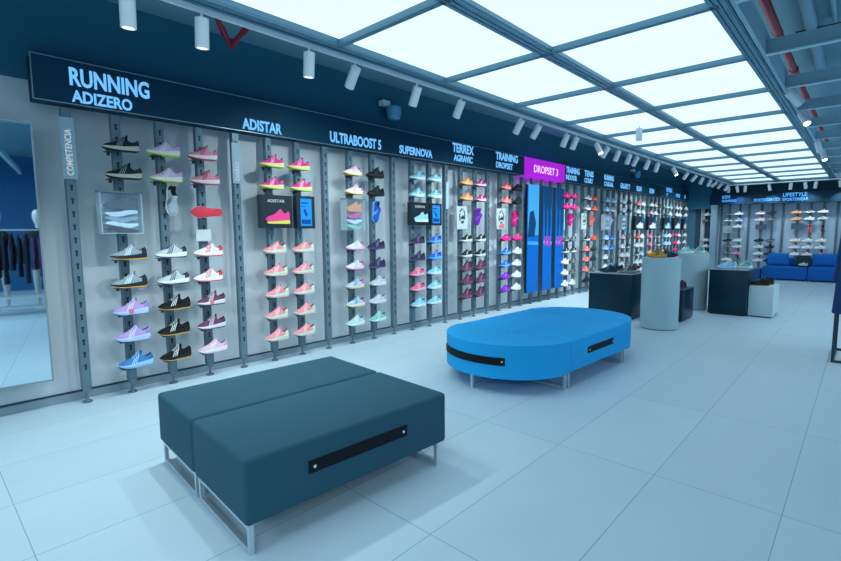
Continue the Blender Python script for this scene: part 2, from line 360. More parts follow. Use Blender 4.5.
def shoe_parts(kind):
    out = {}
    bm = bmesh.new(); rows = []
    N = 14
    for t in TS:
        row = []
        for j in range(N+1):
            ph = -PI/2+PI*j/N; v = surf(t, ph, kind)
            if 0.05 < t < 0.35 and abs(j-N/2) <= 2:
                v.z -= 0.035 if abs(j-N/2) <= 1 else 0.028
            row.append(bm.verts.new(v))
        rows.append(row)
    for i in range(len(TS)-1):
        for j in range(N):
            f = bm.faces.new((rows[i][j], rows[i+1][j], rows[i+1][j+1], rows[i][j+1]))
            if 0.03 < TS[i] < 0.34 and 4 <= j <= 9: f.material_index = 1
    bm.faces.new(rows[0]); bm.faces.new(rows[-1][::-1])
    for sd in (-1, 1):
        for k in range(3):
            t0 = 0.56+k*0.065-0.05
            g = []
            for q in range(5):
                f = q/4; ph = sd*math.radians(86-50*f); t = t0-0.11*f
                g.append((bm.verts.new(surf(t, ph, kind, 0.0016)), bm.verts.new(surf(t+0.030, ph, kind, 0.0016))))
            for a, b in zip(g, g[1:]): bm.faces.new((a[0], a[1], b[1], b[0])).material_index = 2
    me = bpy.data.meshes.new('upper'); bm.to_mesh(me); bm.free(); out['upper'] = me
    def solebm(lo, hi, grow):
        bm = bmesh.new(); rings = []
        for t in TS:
            w = interp(HW, t)+grow; b = interp(BO, t); s = interp(SO, t); x = (t-0.5)*L*1.02
            z0 = b+(s-b)*lo; z1 = b+(s-b)*hi
            rings.append([bm.verts.new(p) for p in ((x, -w*0.92, z0), (x, -w*1.06, (z0*0.6+z1*0.4)), (x, -w, z1), (x, w, z1), (x, w*1.06, (z0*0.6+z1*0.4)), (x, w*0.92, z0))])
        for a, b in zip(rings, rings[1:]):
            for i in range(6): bm.faces.new((a[i], a[(i+1) % 6], b[(i+1) % 6], b[i]))
        bm.faces.new(rings[0]); bm.faces.new(rings[-1][::-1])
        bmesh.ops.recalc_face_normals(bm, faces=bm.faces)
        return bm
    for nm, lo, hi, g in (('midsole', 0.2, 1.0, 0.003), ('outsole', 0.0, 0.22, 0.001)):
        bm = solebm(lo, hi, g); me = bpy.data.meshes.new(nm); bm.to_mesh(me); bm.free(); out[nm] = me
    bm = bmesh.new()
    for k in range(5):
        t = 0.41+k*0.045; pv = None
        pts = [surf(t+(0.012 if q % 2 else 0), math.radians(-30+15*q), kind, 0.003) for q in range(5)]
        for a, b in zip(pts, pts[1:]): cyl(bm, a, b, 0.0028, 5)
    me = bpy.data.meshes.new('laces'); bm.to_mesh(me); bm.free(); out['laces'] = me
    bm = bmesh.new()
    h = interp(HT[kind], 0.36)
    box(bm, ((0.31-0.5)*L, -0.017, h-0.03), ((0.34-0.5)*L, 0.017, h+0.012), 0.003, 1)
    me = bpy.data.meshes.new('tongue'); bm.to_mesh(me); bm.free(); out['tongue'] = me
    bm = bmesh.new(); g = []
    for t, sd in ((0.16, -1), (0.10, -1), (0.05, -1), (0.02, -1), (0.0, -1), (0.0, 1), (0.02, 1), (0.05, 1), (0.10, 1), (0.16, 1)):
        g.append([bm.verts.new(surf(t, math.radians(a*sd), kind, 0.0018)+Vector((-0.0016 if t == 0 else 0, 0, 0))) for a in (88, 70, 52, 36)])
    for a, b in zip(g, g[1:]):
        for i in range(3): bm.faces.new((a[i], a[i+1], b[i+1], b[i]))
    me = bpy.data.meshes.new('heel_counter'); bm.to_mesh(me); bm.free(); out['heel_counter'] = me
    for nm, me in out.items():
        me.materials.append(M_black)
        if nm == 'upper': me.materials.append(M_black); me.materials.append(M_black)
        for p in me.polygons: p.use_smooth = nm in ('upper', 'midsole', 'outsole', 'heel_counter')
        if nm in ('midsole', 'outsole') and hasattr(me, 'set_sharp_from_angle'): me.set_sharp_from_angle(angle=math.radians(38))
    return out
SHOES = {k: shoe_parts(k) for k in ('low', 'boot')}
# colour: upper, midsole, outsole, stripes, heel, lining ; text
C = {
 'blackgrey': ('1c2a30', 'c9c2b0', '2a2a2a', '8a9aa0', '30383c', '101418', 'dark grey'),
 'greyyellow': ('8ea2ac', '232c33', 'e0a030', 'e8eef0', '232c38', '12161a', 'grey and black, yellow-tipped'),
 'lilac': ('b79bd8', 'c3d3f2', 'a9c4f0', 'dfe6fa', '9d86cf', '5a4a80', 'lilac'),
 'blue': ('3f7fc0', 'a8cff0', '6fb0e0', 'bfe0f5', '2f6fb0', '1c3c66', 'mid blue, pale-soled'),
 'whitepink': ('e3c3dc', 'f1eee0', 'd6e05a', 'f6f6fa', 'd9b3e0', '7a6a90', 'pale pink, yellow-edged'),
 'whitegrey': ('b8c6cc', 'f2f5f5', '30383c', '20282c', '303a40', '20282c', 'white and grey, black-lined'),
 'blackyellow': ('10161a', '1a2024', 'e0a838', 'e8eeee', '10161a', '080a0c', 'black, yellow-soled'),
 'pinkred': ('e89aa8', 'f4e6ea', 'e06070', 'c04060', 'e07888', '803040', 'salmon pink, white-soled'),
 'whitered': ('e2dfe8', 'f4f2f6', 'e04050', 'e04050', 'e03a48', '703040', 'white with red heel,'),
 'maroon': ('70405c', 'e8e4ec', '50304a', 'e8e0ec', '5a304a', '301828', 'maroon, white-soled'),
 'palepink': ('e6c0d6', 'f2eef4', 'd0b0c8', 'f6f0f6', 'd8a8c8', '8a6a80', 'pale pink'),
 'hotpink': ('f03a94', 'f2f0a8', 'd4e640', 'f8d8e8', 'f05aa8', '8a2058', 'hot pink, lime-soled'),
 'pinkmint': ('f2939c', 'c8ead0', 'f0a0b0', 'f8e0e0', 'cfe0c4', '90505c', 'coral pink, mint-soled'),
 'whiteorange': ('ece0e8', 'f4ecc8', 'f0b060', 'f0a0a8', 'e078a8', '906080', 'white, orange and pink'),
 'black': ('181c20', '24282c', '101214', '3a4044', '101214', '080a0c', 'all black'),
 'whitemagenta': ('dce6ea', 'f4d8ea', 'e84aa0', 'b0c4d0', 'e84aa0', '7a8a98', 'white, magenta-soled'),
 'iceyellow': ('b4d4e4', 'f0e8e0', 'f0d060', '6080a0', 'f050a0', '50708a', 'ice blue, yellow and pink soled'),
 'mintwhite': ('b8dcd8', 'eef4f2', 'c8e0dc', 'f4f8f8', '98c8c4', '608884', 'white and mint'),
 'navy': ('2a2f4c', '3a3f5c', 'a060b0', '8a80a8', '3a2f50', '12162a', 'dark navy'),
 'greywhite': ('c4ccd4', 'e8e8ee', 'c0c4cc', 'e8ecf0', 'b0b8c4', '788088', 'light grey'),
 'mint': ('7cc8bc', 'e4f2ec', 'a0d8cc', 'e8f8f4', '60b0a4', '3a7a70', 'mint green'),
 'icecyan': ('7fd0e6', 'ecf6f8', 'c8e8f0', 'e8f8fa', '60b8d8', '3a88a4', 'pale cyan'),
 'royal': ('2468d8', '7cc4f0', '3080e0', 'b0d8f8', '1c58c0', '10306c', 'royal blue'),
 'rose': ('ee6a98', 'f4c8d4', 'e05080', 'f8dce4', 'e05888', '883050', 'rose pink'),
 'orange': ('f09a5a', 'e8c8a0', 'd07030', 'f8e0c0', 'e08040', '803c14', 'orange'),
 'berry': ('c83a88', 'f2e6f0', 'a82a70', 'f4e0ec', 'b02c78', '501030', 'berry pink, white-soled'),
 'blackwhite': ('20282c', 'e8eeee', '90a0a4', 'd8e0e0', '283034', '0c1012', 'black, white-soled'),
 'plum': ('5c3850', '8a5078', '402038', 'c08098', '4a2840', '241020', 'plum high-cut'),
 'coral': ('f06a6c', 'f0a0a0', 'd85060', 'f8c8c8', 'e85a60', '802830', 'coral'),
 'magenta': ('f0208a', 'e82888', 'c01870', 'f890c8', 'e01880', '700c40', 'vivid magenta'),
 'violet': ('8a2cc8', '9a40d0', '6a1ca8', 'c890f0', '7a24b8', '380c58', 'violet'),
 'white': ('dfe8ea', 'f2f6f6', 'd8e0e2', 'c0ccd0', 'd0dadc', '8a989c', 'white'),
 'redorange': ('f0442c', 'f08060', 'c83020', 'f8c0b0', 'e03a24', '701410', 'red orange'),
 'sky': ('8cc8ec', 'eef4f8', 'b0d8f0', 'f0f8fa', '70b4e0', '487c9c', 'sky blue'),
 'greenblack': ('1e3430', '20302c', '304c44', '6a9a8c', '182824', '0c1414', 'dark green'),
 'yellowblack': ('c08a3c', 'c89a50', '9a6a28', '302818', '1c2430', '101418', 'mustard yellow'),
 'darkblue': ('102438', '183048', '20405c', '5080a0', '102030', '080c14', 'dark blue'),
 'greyblack': ('4a565c', '8a969c', '2c3438', 'c0c8cc', '2c3438', '14181c', 'grey and black'),
 'blackorange': ('141c20', '20282c', 'e08a28', '405058', '141c20', '080a0c', 'black, orange-soled'),
}
def sm(hexc, kind):
    return mat('shoe_%s_%s' % (kind, hexc), hexc, {'sole': 0.5, 'fab': 0.8}[kind], spec=0.3)
def make_shoe(ckey, label, loc, rz, kind='low', parts='all', group=None, name='running_shoe', rot=None, scale=1.0):
    c = C[ckey]; me = SHOES[kind]
    t = thing(name, label, 'shoe', (loc[0], loc[1], loc[2]+0.0015), rz, group)
    if rot: t.rotation_euler = rot
    if scale != 1: t.scale = (scale,)*3
    spec = [('upper', 0, 'fab'), ('midsole', 1, 'sole'), ('outsole', 2, 'sole')]
    if parts == 'all': spec += [('heel_counter', 4, 'fab'), ('tongue', 0, 'fab'), ('laces', 3, 'fab')]
    elif parts == 'mid': spec += [('heel_counter', 4, 'fab')]
    for nm, ci, k in spec:
        o = bpy.data.objects.new(nm, me[nm]); COL.objects.link(o); o.parent = t
        o.material_slots[0].link = 'OBJECT'; o.material_slots[0].material = sm(c[ci], k)
        if nm == 'upper':
            o.material_slots[1].link = 'OBJECT'; o.material_slots[1].material = sm(c[5], 'fab')
            o.material_slots[2].link = 'OBJECT'; o.material_slots[2].material = sm(c[3], 'fab')
    return t

# ------------------------------------------------------------------ display posts
bm = bmesh.new(); box(bm, (-0.06, -0.034, 0.13), (0, 0.034, 2.40), 0.003, 1)
v8 = [bm.verts.new(p) for p in ((-0.06, -0.034, 0.13), (-0.06, 0.034, 0.13), (0, 0.034, 0.13), (0, -0.034, 0.13), (-0.05, -0.016, 0.085), (-0.05, 0.016, 0.085), (0, 0.016, 0.085), (0, -0.016, 0.085))]
for i in range(4): bm.faces.new((v8[i], v8[(i+1) % 4], v8[4+(i+1) % 4], v8[4+i]))
bm.faces.new(v8[4:])
z = 0.28
while z < 2.36:
    for vv in (box(bm, (-0.001, -0.007, z), (0.0008, 0.007, z+0.034)), box(bm, (-0.001, -0.011, z+0.034), (0.0008, 0.011, z+0.048))):
        for f in {f for v in vv for f in v.link_faces}: f.material_index = 1
    z += 0.105
vs = cyl(bm, (-0.028, 0, 0.035), (-0.028, 0, 0.10), 0.011, 8)
post_me = finish('display_post', bm, [M_post, M_postd]).data
bpy.data.objects.remove(bpy.data.objects['display_post'])
bm = bmesh.new(); cyl(bm, (-0.028, 0, 0), (-0.028, 0, 0.012), 0.036, 20); cyl(bm, (-0.028, 0, 0.012), (-0.028, 0, 0.035), 0.02, 12, 0.011)
foot_me = finish('levelling_foot', bm, M_post).data; bpy.data.objects.remove(bpy.data.objects['levelling_foot'])
bm = bmesh.new(); box(bm, (0.0, -0.035, -0.005), (0.12, 0.035, 0)); box(bm, (0.0, -0.012, -0.030), (0.004, 0.012, -0.005))
v = [bm.verts.new(p) for p in ((0.004, -0.002, -0.025), (0.06, -0.002, -0.005), (0.004, -0.002, -0.005), (0.004, 0.002, -0.025), (0.06, 0.002, -0.005), (0.004, 0.002, -0.005))]
bm.faces.new(v[:3]); bm.faces.new(v[3:][::-1]); bm.faces.new((v[0], v[1], v[4], v[3]))
M_shelf = mat('shelf_dark', (0.02, 0.05, 0.065), 0.3)
shelf_me = finish('shoe_shelf', bm, M_shelf).data; bpy.data.objects.remove(bpy.data.objects['shoe_shelf'])
def inst(nm, me, par, loc=(0, 0, 0)):
    o = bpy.data.objects.new(nm, me); COL.objects.link(o); o.parent = par; o.location = loc; return o
def make_post(loc, rz, label, group, shelves=()):
    t = thing('display_post', label, 'post', loc, rz, group)
    inst('rail', post_me, t); inst('levelling_foot', foot_me, t)
    for z in shelves: inst('shoe_shelf', shelf_me, t, (0, -0.07, z))
    return t
PY = [1.042, 1.375, 1.71, 2.05, 2.396, 2.748, 3.09, 3.466, 3.821, 4.186, 4.552, 4.926, 5.286, 5.661, 6.032, 6.397, 6.776, 7.142, 7.513, 7.876, 8.243, 8.629, 9.001, 9.381, 9.732, 10.096, 10.443]
while len(PY) < 50: PY.append(PY[-1]+0.363)
SYP = list(PY)
PY[:9] = [0.962, 1.303, 1.647, 1.995, 2.351, 2.712, 3.066, 3.44, 3.81]
for i in range(9, 26): PY[i] = 3.81+(10.443-3.81)/18*(i-8)
ROW = [2.085, 1.86, 1.185, 0.945, 0.715, 0.485, 0.25]
ROWB = [2.12, 1.885, 1.24, 1.00, 0.785, 0.575, 0.35]
BAYN = {1: 'bay nearest the mirror', 2: 'second bay from the mirror', 3: 'third bay from the mirror', 4: 'fourth bay from the mirror', 5: 'second bay before the magenta header', 6: 'bay just before the magenta header',
        7: 'first bay past the video wall'}
for i in range(2, 10): BAYN[6+i] = '%s bay past the video wall' % ORD[i]
bays = [
 (1, [(1, ['blackgrey', 'blackgrey', 'greyyellow', 'greyyellow', 'lilac', 'lilac', 'blue']),
      (2, ['whitepink', 'whitepink', 'whitegrey', 'whitegrey', 'blackyellow', 'blackyellow', 'blackyellow']),
      (3, ['pinkred', 'pinkred', 'whitered', 'whitered', 'maroon', 'maroon', 'palepink'])]),
 (2, [(5, ['hotpink']*2+['pinkmint']*5), (6, ['hotpink']*2+['pinkmint']*5)]),
 (3, [(8, ['whiteorange', 'whiteorange', 'whitemagenta', 'whitemagenta', 'iceyellow', 'iceyellow', 'mintwhite']),
      (9, ['black', 'black', 'navy', 'navy', 'greywhite', 'greywhite', 'mint'])]),
 (4, [(11, ['icecyan', 'icecyan', 'navy', 'navy', 'rose', 'rose', 'icecyan']), (12, ['icecyan', 'icecyan', 'royal', 'royal', 'icecyan', 'icecyan', 'icecyan'])]),
 (5, [(14, ['orange', 'orange', 'blackwhite', 'blackwhite', 'plum', 'plum', 'plum']), (15, ['berry', 'berry', 'blackwhite', 'blackwhite', 'plum', 'plum', 'plum'])]),
 (6, [(17, ['coral', 'coral', 'magenta', 'royal', 'royal', 'violet', 'violet']), (18, ['black', 'black', 'magenta', 'white', 'white', 'white', 'white'])]),
 (7, [(23, ['magenta', 'magenta', 'greyblack', 'blackwhite', 'white', 'white', 'white']), (24, ['magenta', 'magenta', 'greyblack', 'blackwhite', 'greyblack', 'greyblack', 'white'])]),
 (8, [(26, ['whitegrey', 'whitegrey', 'blackwhite', 'coral', 'coral', 'coral', 'black']), (27, ['redorange', 'redorange', 'redorange', 'greenblack', 'greenblack', 'greyblack', 'greyblack'])]),
 (9, [(29, ['sky', 'sky', 'sky', 'sky', 'white', 'white', 'greyblack']), (30, ['sky', 'white', 'royal', 'royal', 'greyblack', 'mint', 'greyblack'])]),
 (10, [(32, ['white', 'white', 'palepink', 'white', 'whiteorange', 'white', 'white']), (33, ['darkblue', 'darkblue', 'greyblack', 'blackwhite', 'white', 'greyblack', 'blackwhite'])]),
 (11, [(35, ['coral', 'white', 'redorange', 'white', 'blackwhite', 'white', 'white']), (36, ['white', 'mintwhite', 'white', 'white', 'sky', 'white', 'white'])]),
 (12, [(38, ['white', 'pinkred', 'rose', 'rose', 'orange', 'white', 'white']), (39, ['whiteorange', 'white', 'greyblack', 'greyblack', 'greyblack', 'white', 'black']), (40, ['greyblack', 'blackwhite', 'blackwhite', 'blackwhite', 'black', 'black', 'black'])]),
 (13, [(42, ['mint', 'greyblack', 'sky', 'sky', 'white', 'blackwhite', 'blackwhite']), (43, ['mint', 'mintwhite', 'white', 'sky', 'greyblack', 'blackwhite', 'blackwhite'])]),
 (14, [(45, ['palepink', 'white', 'magenta', 'magenta', 'magenta', 'rose', 'rose']), (46, ['greywhite', 'white', 'white', 'white', 'greyblack', 'white', 'white'])]),
 (15, [(48, ['white', 'white', 'white', 'white', 'white', 'greyblack', 'white'])]),
]
shoe_posts = set()
DX = 0.115
for bn, cols in bays:
    for ci, (pi_, shoes) in enumerate(cols):
        shoe_posts.add(pi_)
        pn = {1: ['only'], 2: ['left', 'right'], 3: ['left', 'middle', 'right']}[len(cols)][ci]
        rows = ROWB if 4 <= bn <= 6 else ROW
        make_post((0.02, PY[pi_], 0), 0, 'slotted grey shoe-bearing %s post in the %s' % (pn, BAYN[bn]), 'slotted posts of the left shoe wall', rows)
        for ri, ck in enumerate(shoes):
            kind = 'boot' if ck == 'plum' else 'low'
            lab = '%s shoe, %s down, %s post, %s' % (C[ck][6].rstrip(','), ORD[ri+1], pn, BAYN[bn])
            make_shoe(ck, lab, (0.02+DX-0.03, SYP[pi_]-{1: .065, 2: .06, 3: .04, 4: .015, 5: .0, 6: .0, 7: -.04}.get(bn, -.02)+random.uniform(-.012, .012), rows[ri]), -PI/2+random.uniform(-.04, .04), kind,
                      'all' if bn <= 4 else ('mid' if bn <= 8 else 'few'), 'shoes on the left shoe wall')
div = [i for i in range(0, 50) if i not in shoe_posts]
for i in div:
    if i in (20, 21): nm = 'bare slotted post behind the video wall, %s one' % ('nearer' if i == 20 else 'farther')
    else:
        prev = max([b for b, cs in bays if cs[-1][0] < i], default=0)
        if i == 0: nm = 'bare slotted divider post beside the mirror, left of all shoes'
        elif i == 19: nm = 'bare slotted divider post at the left edge of the video wall'
        elif i == 22: nm = 'bare slotted divider post at the right edge of the video wall'
        elif i >= 49: nm = 'bare slotted divider post at the far corner pier'
        else: nm = 'bare slotted divider post just right of the %s' % BAYN[prev]
    make_post((0.02, PY[i], 0), 0, nm, 'slotted posts of the left shoe wall')

# vertical tags clipped on divider posts
def post_tag(i, body, z0, z1, lab, tall):
    t = thing('hanging_tag', lab, 'sign', (0.03, PY[i], 0), 0, 'vertical tags on divider posts')
    bxo('tag_plate', (0.0, -0.05, z0), (0.006, 0.045, z1), M_tag, t)
    text_obj('lettering', body, 0.045, tall, M_ttxt, t, (0.0065, 0.02, z0+0.03), (0, 0, 1), (0, -1, 0), 0.01, 0.001)
post_tag(0, 'COMPETENCIA', 1.84, 2.32, 'tall grey tag with COMPETENCIA lettering beside the mirror', 0.36)
post_tag(4, 'DIARIO', 1.90, 2.30, 'grey vertical tag on divider post right of the first bay', 0.18)
def clear_tag(i, z0, z1, lab):
    o = bxo('hanging_tag', (0.03, PY[i]-0.03, z0), (0.036, PY[i]+0.03, z1), mat('pale_tag', (0.5, 0.68, 0.76), 0.4)); tag(o, lab, 'sign', 'vertical tags on divider posts')
clear_tag(13, 1.75, 2.15, 'pale blank tag on divider post right of the fourth bay')
clear_tag(25, 0.95, 1.35, 'pale narrow tag on divider post after the first bay past the video wall')
clear_tag(34, 1.35, 1.75, 'pale narrow tag on divider post beyond the fourth bay past the video wall')

# ------------------------------------------------------------------ shoe pictures / exploded displays / screens
def shoe_outline(y0, y1, z0, z1, kind='low'):
    up = [((t), interp(HT[kind], t)) for t in TS]
    pts = [(0.0, 0.0)]+[(t, h) for t, h in up]+[(1.0, 0.03), (0.85, 0.004), (0.0, 0.0)]
    out = []
    for t, h in pts[:-1]:
        out.append((y1-(y1-y0)*t, z0+(z1-z0)*h/0.125))
    return out
def flat(bm, pts, x, mi=0):
    f = bm.faces.new([bm.verts.new((x, y, z)) for y, z in pts]); f.material_index = mi; return f
def board(y0, y1, z0, z1, lab, title, ucol, scol, x=0.10, bg=None, group='shoe picture boards on the left wall'):
    t = thing('display_board', lab, 'board', (0, 0, 0), 0, group)
    bxo('board_panel', (0.025, y0, z0), (x, y1, z1), bg or M_black, t)
    if title:
        text_obj('lettering', title, 0.032, (y1-y0)*0.55, M_ttxt, t, (x+0.001, y0+(y1-y0)*0.2, z1-0.075), (0, 1, 0), (0, 0, 1), 0.01, 0.001)
    bm = bmesh.new(); flat(bm, shoe_outline(y0+(y1-y0)*0.12, y1-(y1-y0)*0.12, z0+0.05, z0+(z1-z0)*0.58), x+0.003)
    r = bmesh.ops.extrude_face_region(bm, geom=list(bm.faces))
    for g in r['geom']:
        if isinstance(g, bmesh.types.BMVert): g.co.x += 0.012
    finish('shoe_picture', bm, mat('pic_'+ucol, ucol, 0.5), t)
    bm = bmesh.new(); a = y0+(y1-y0)*0.12; b = y1-(y1-y0)*0.12
    flat(bm, [(b, z0+0.045), (b, z0+0.085), (a+0.02, z0+0.065), (a, z0+0.06), (a+0.03, z0+0.045)], x+0.017)
    r = bmesh.ops.extrude_face_region(bm, geom=list(bm.faces))
    for g in r['geom']:
        if isinstance(g, bmesh.types.BMVert): g.co.x += 0.004
    finish('sole_picture', bm, mat('pic_'+scol, scol, 0.5), t)
    return t
board(2.555, 2.925, 1.455, 1.80, 'black board with pink shoe picture in the second bay from the mirror', 'ADISTAR', 'f0408c', 'e4e060')
board(4.80, 5.17, 1.50, 1.815, 'black board with pale cyan shoe picture in the fourth bay from the mirror', 'SUPERNOVA', '9fe0f0', 'e8f8fa')
def screen(y0, y1, z0, z1, lab, x=0.10):
    t = thing('display_screen', lab, 'screen', (0, 0, 0), 0, 'small screens in the shoe wall')
    bxo('screen_case', (0.025, y0, z0), (x, y1, z1), M_black, t, 0.004, 1)
    bxo('screen_glass', (x-0.002, y0+0.05, z0+0.03), (x+0.002, y1-0.045, z1-0.03), emis('screen_blue', (0.02, 0.30, 0.85), 0.8), t)
    bm = bmesh.new(); w = y1-y0; h = z1-z0
    box(bm, (x+0.002, y0+0.06, z1-0.085), (x+0.003, y0+0.06+w*0.35, z1-0.07)); box(bm, (x+0.002, y0+0.06, z1-0.12), (x+0.003, y0+0.06+w*0.2, z1-0.11))
    flat(bm, [(y0+w*0.35, z0+h*0.55), (y0+w*0.45, z0+h*0.62), (y0+w*0.6, z0+h*0.42), (y0+w*0.5, z0+h*0.35)], x+0.003)
    box(bm, (x+0.002, y0+0.06, z0+0.05), (x+0.003, y1-0.06, z0+0.1))
    finish('screen_graphics', bm, emis('screen_dark_blue', (0.004, 0.08, 0.35), 0.8), t)
screen(2.98, 3.22, 1.45, 1.81, 'small glowing blue screen beside the pink shoe board')
t = screen(5.19, 5.45, 1.50, 1.815, 'small dark blue screen beside the cyan shoe board')
def exploded(y0, y1, z0, z1, lab, cols, x=0.14):
    t = thing('acrylic_display_case', lab, 'display case', (0, 0, 0), 0, 'clear cases with exploded shoes')
    bxo('acrylic_front', (x-0.004, y0, z0), (x, y1, z1), M_acr, t)
    bxo('acrylic_back', (0.024, y0, z0), (0.028, y1, z1), M_acr2, t)
    bm = bmesh.new(); e = 0.006
    box(bm, (0.028, y0, z0), (x-0.004, y0+e, z1)); box(bm, (0.028, y1-e, z0), (x-0.004, y1, z1)); box(bm, (0.028, y0+e, z0), (x-0.004, y1-e, z0+e))
    finish('case_edges', bm, M_acr2, t)
    bxo('case_rail', (0.028, y0-0.005, z1), (x, y1+0.005, z1+0.01), M_post, t)
    n = len(cols); h = (z1-z0-0.03)
    a, b = y0+0.035, y1-0.03
    bm = bmesh.new(); flat(bm, [(p, q) for p, q in shoe_outline(a, b, z0+h*0.66, z1-0.02)], 0.06)
    r = bmesh.ops.extrude_face_region(bm, geom=list(bm.faces))
    for g in r['geom']:
        if isinstance(g, bmesh.types.BMVert): g.co.x += 0.05
    finish('shoe_upper', bm, mat('pic_'+cols[0], cols[0], 0.5), t)
    for k in range(1, n):
        zc = z0+h*0.64-(k-0.4)*h*0.60/(n-1)
        bm = bmesh.new(); top = []; bot = []
        for q in range(13):
            f = q/12; y = b-(b-a)*f
            cz = zc+0.012*math.sin(f*PI*1.7+k)*1.0
            th = h*0.075*(math.sin(PI*min(1, max(0, f*0.96+0.03)))**0.4)
            top.append((y, cz+th)); bot.append((y, cz-th*0.8))
        flat(bm, top+bot[::-1], 0.055)
        r = bmesh.ops.extrude_face_region(bm, geom=list(bm.faces))
        for g in r['geom']:
            if isinstance(g, bmesh.types.BMVert): g.co.x += 0.06
        finish('foam_layer', bm, mat('pic_'+cols[k], cols[k], 0.5), t)
    return t
exploded(1.12, 1.43, 1.405, 1.745, 'clear case with layered grey and white shoe on the leftmost shoe post', ['4a5c66', 'e8f0f4', '9ab0bc', 'e8f0f4', '24343c'])
exploded(3.64, 3.93, 1.43, 1.80, 'clear case with orange and pink shoe layers in the third bay', ['f09a70', 'e850a0', 'd8e8ea', '9cd0c0'])
exploded(11.45, 11.75, 1.42, 1.80, 'clear case of pale blue shoe layers, third bay past the video wall', ['b8d8e8', '9cc4e0', 'd8e8f0'])
exploded(12.5, 12.85, 1.42, 1.80, 'clear case of white shoe layers, fourth bay past the video wall', ['dce6ea', 'e8c8c8', 'f0f4f4'])
def wboard(y, w, lab, sym, z0=1.44, z1=1.80, col=(0.55, 0.66, 0.66)):
    t = thing('display_board', lab, 'board', (0, 0, 0), 0, 'pale boards with shoe drawings')
    bxo('board_panel', (0.025, y-w/2, z0), (0.05, y+w/2, z1), mat('pale_board', col, 0.5), t, 0.004, 1)
    bm = bmesh.new()
    cz = (z0+z1)/2+0.03
    n = 22
    for i in range(n):
        if i % 5 == 4: continue
        a0 = 2*PI*i/n; a1 = 2*PI*(i+0.8)/n
        flat(bm, [(y+0.05*math.cos(a0), cz+0.085*math.sin(a0)), (y+0.05*math.cos(a1), cz+0.085*math.sin(a1)), (y+0.082*math.cos(a1), cz+0.12*math.sin(a1)), (y+0.082*math.cos(a0), cz+0.12*math.sin(a0))], 0.052)
    flat(bm, shoe_outline(y-0.04, y+0.05, cz-0.05, cz+0.02), 0.052)
    finish('outline_drawing', bm, M_black, t)
    if sym:
        bm = bmesh.new(); flat(bm, shoe_outline(y-0.09, y+0.09, z0+0.02, z0+0.12), 0.054); finish('shoe_picture', bm, mat('pic_coral', 'd87878', 0.5), t)
wboard(6.0, 0.27, 'pale board with round black drawing on the orange shoes post', False)
wboard(7.10, 0.27, 'pale board with black drawing and coral shoe, bay before the magenta header', True)
wboard(9.37, 0.24, 'pale board just past the video wall with coral shoe picture', True)
wboard(10.44, 0.24, 'pale board with black drawing, second bay past the video wall', False)
# dark boards of the far bays
for k, (i0, i1, uc) in enumerate(((35, 36, 'e8eef2'), (38, 40, 'e6e8f4'), (42, 43, '8cd4d8'), (45, 46, 'd8e4f4'), (48, 48, 'e8ecf0'))):
    y0 = PY[i0]-0.16; y1 = PY[i1]+0.14 if i0 != 38 else PY[39]+0.14
    board(y0, y1, 1.42, 1.805, 'black board with pale shoe picture, %s' % BAYN[11+k], None, uc, 'c8d8e4')
    bxo('screen_strip', (0.1005, y1-0.13, 1.46), (0.103, y1-0.02, 1.79), emis('strip_blue', (0.01, 0.16, 0.5), 0.7), bpy.data.objects[[o.name for o in COL.objects if o.name.startswith('display_board')][-1]])

# shoes hung vertically in the display row: sole to the wall, toe up
hung = [(2, 'whitegrey', 'v', 'grey and white shoe hung heel-up below the second shoe of the middle post', 1.70),
        (9, 'royal', 'v', 'blue shoe hung toe-down on right post, third bay from the mirror', 1.66),
        (15, 'violet', 'v', 'purple shoe hung toe-down beside the round black drawing', 1.64),
        (18, 'magenta', 'v', 'magenta shoe with lime sole hung just left of the video wall', 1.62),
        (24, 'magenta', 'v', 'magenta and lime shoe hung just past the video wall', 1.64),
        (27, 'coral', 'v', 'coral and black shoe hung in second bay past the video wall', 1.64),
        (30, 'whiteorange', 'v', 'white shoe hung in third bay past the video wall', 1.64),
        (33, 'greyblack', 'v', 'grey shoe hung in fourth bay past the video wall', 1.64)]
for pi_, ck, mode, lab, zc in hung:
    s = make_shoe(ck, lab, (0.03, SYP[pi_]-0.01, zc), 0, 'low', 'mid', 'shoes hung upright on the wall', rot=(0, PI/2, 0))
make_shoe('whitered', 'white and black shoe showing its red sole on the third post', (0.16, PY[3]-0.02, 1.60), 0, 'low', 'mid', 'shoes hung upright on the wall', rot=(PI/2, 0, -PI/2-0.15))
COL.objects[-1]
pc = bxo('price_card', (0.05, PY[3]-0.09, 1.33), (0.055, PY[3]+0.05, 1.44), mat('price_card_white', (0.6, 0.7, 0.68), 0.5)); tag(pc, 'small white price card above the white and red shoes', 'card')

# two shoes carry a round pink price sticker
for src in ('lilac shoe, fifth down, left post, bay nearest the mirror', 'maroon, white-soled shoe, fifth down, right post, bay nearest the mirror'):
    for o in [o for o in COL.objects if o.get('label') == src]:
        cylo('price_sticker', (0.01, 0.050, 0.032), (0.01, 0.053, 0.032), 0.020, mat('sticker_coral', 'f0707c', 0.5), o, 16)
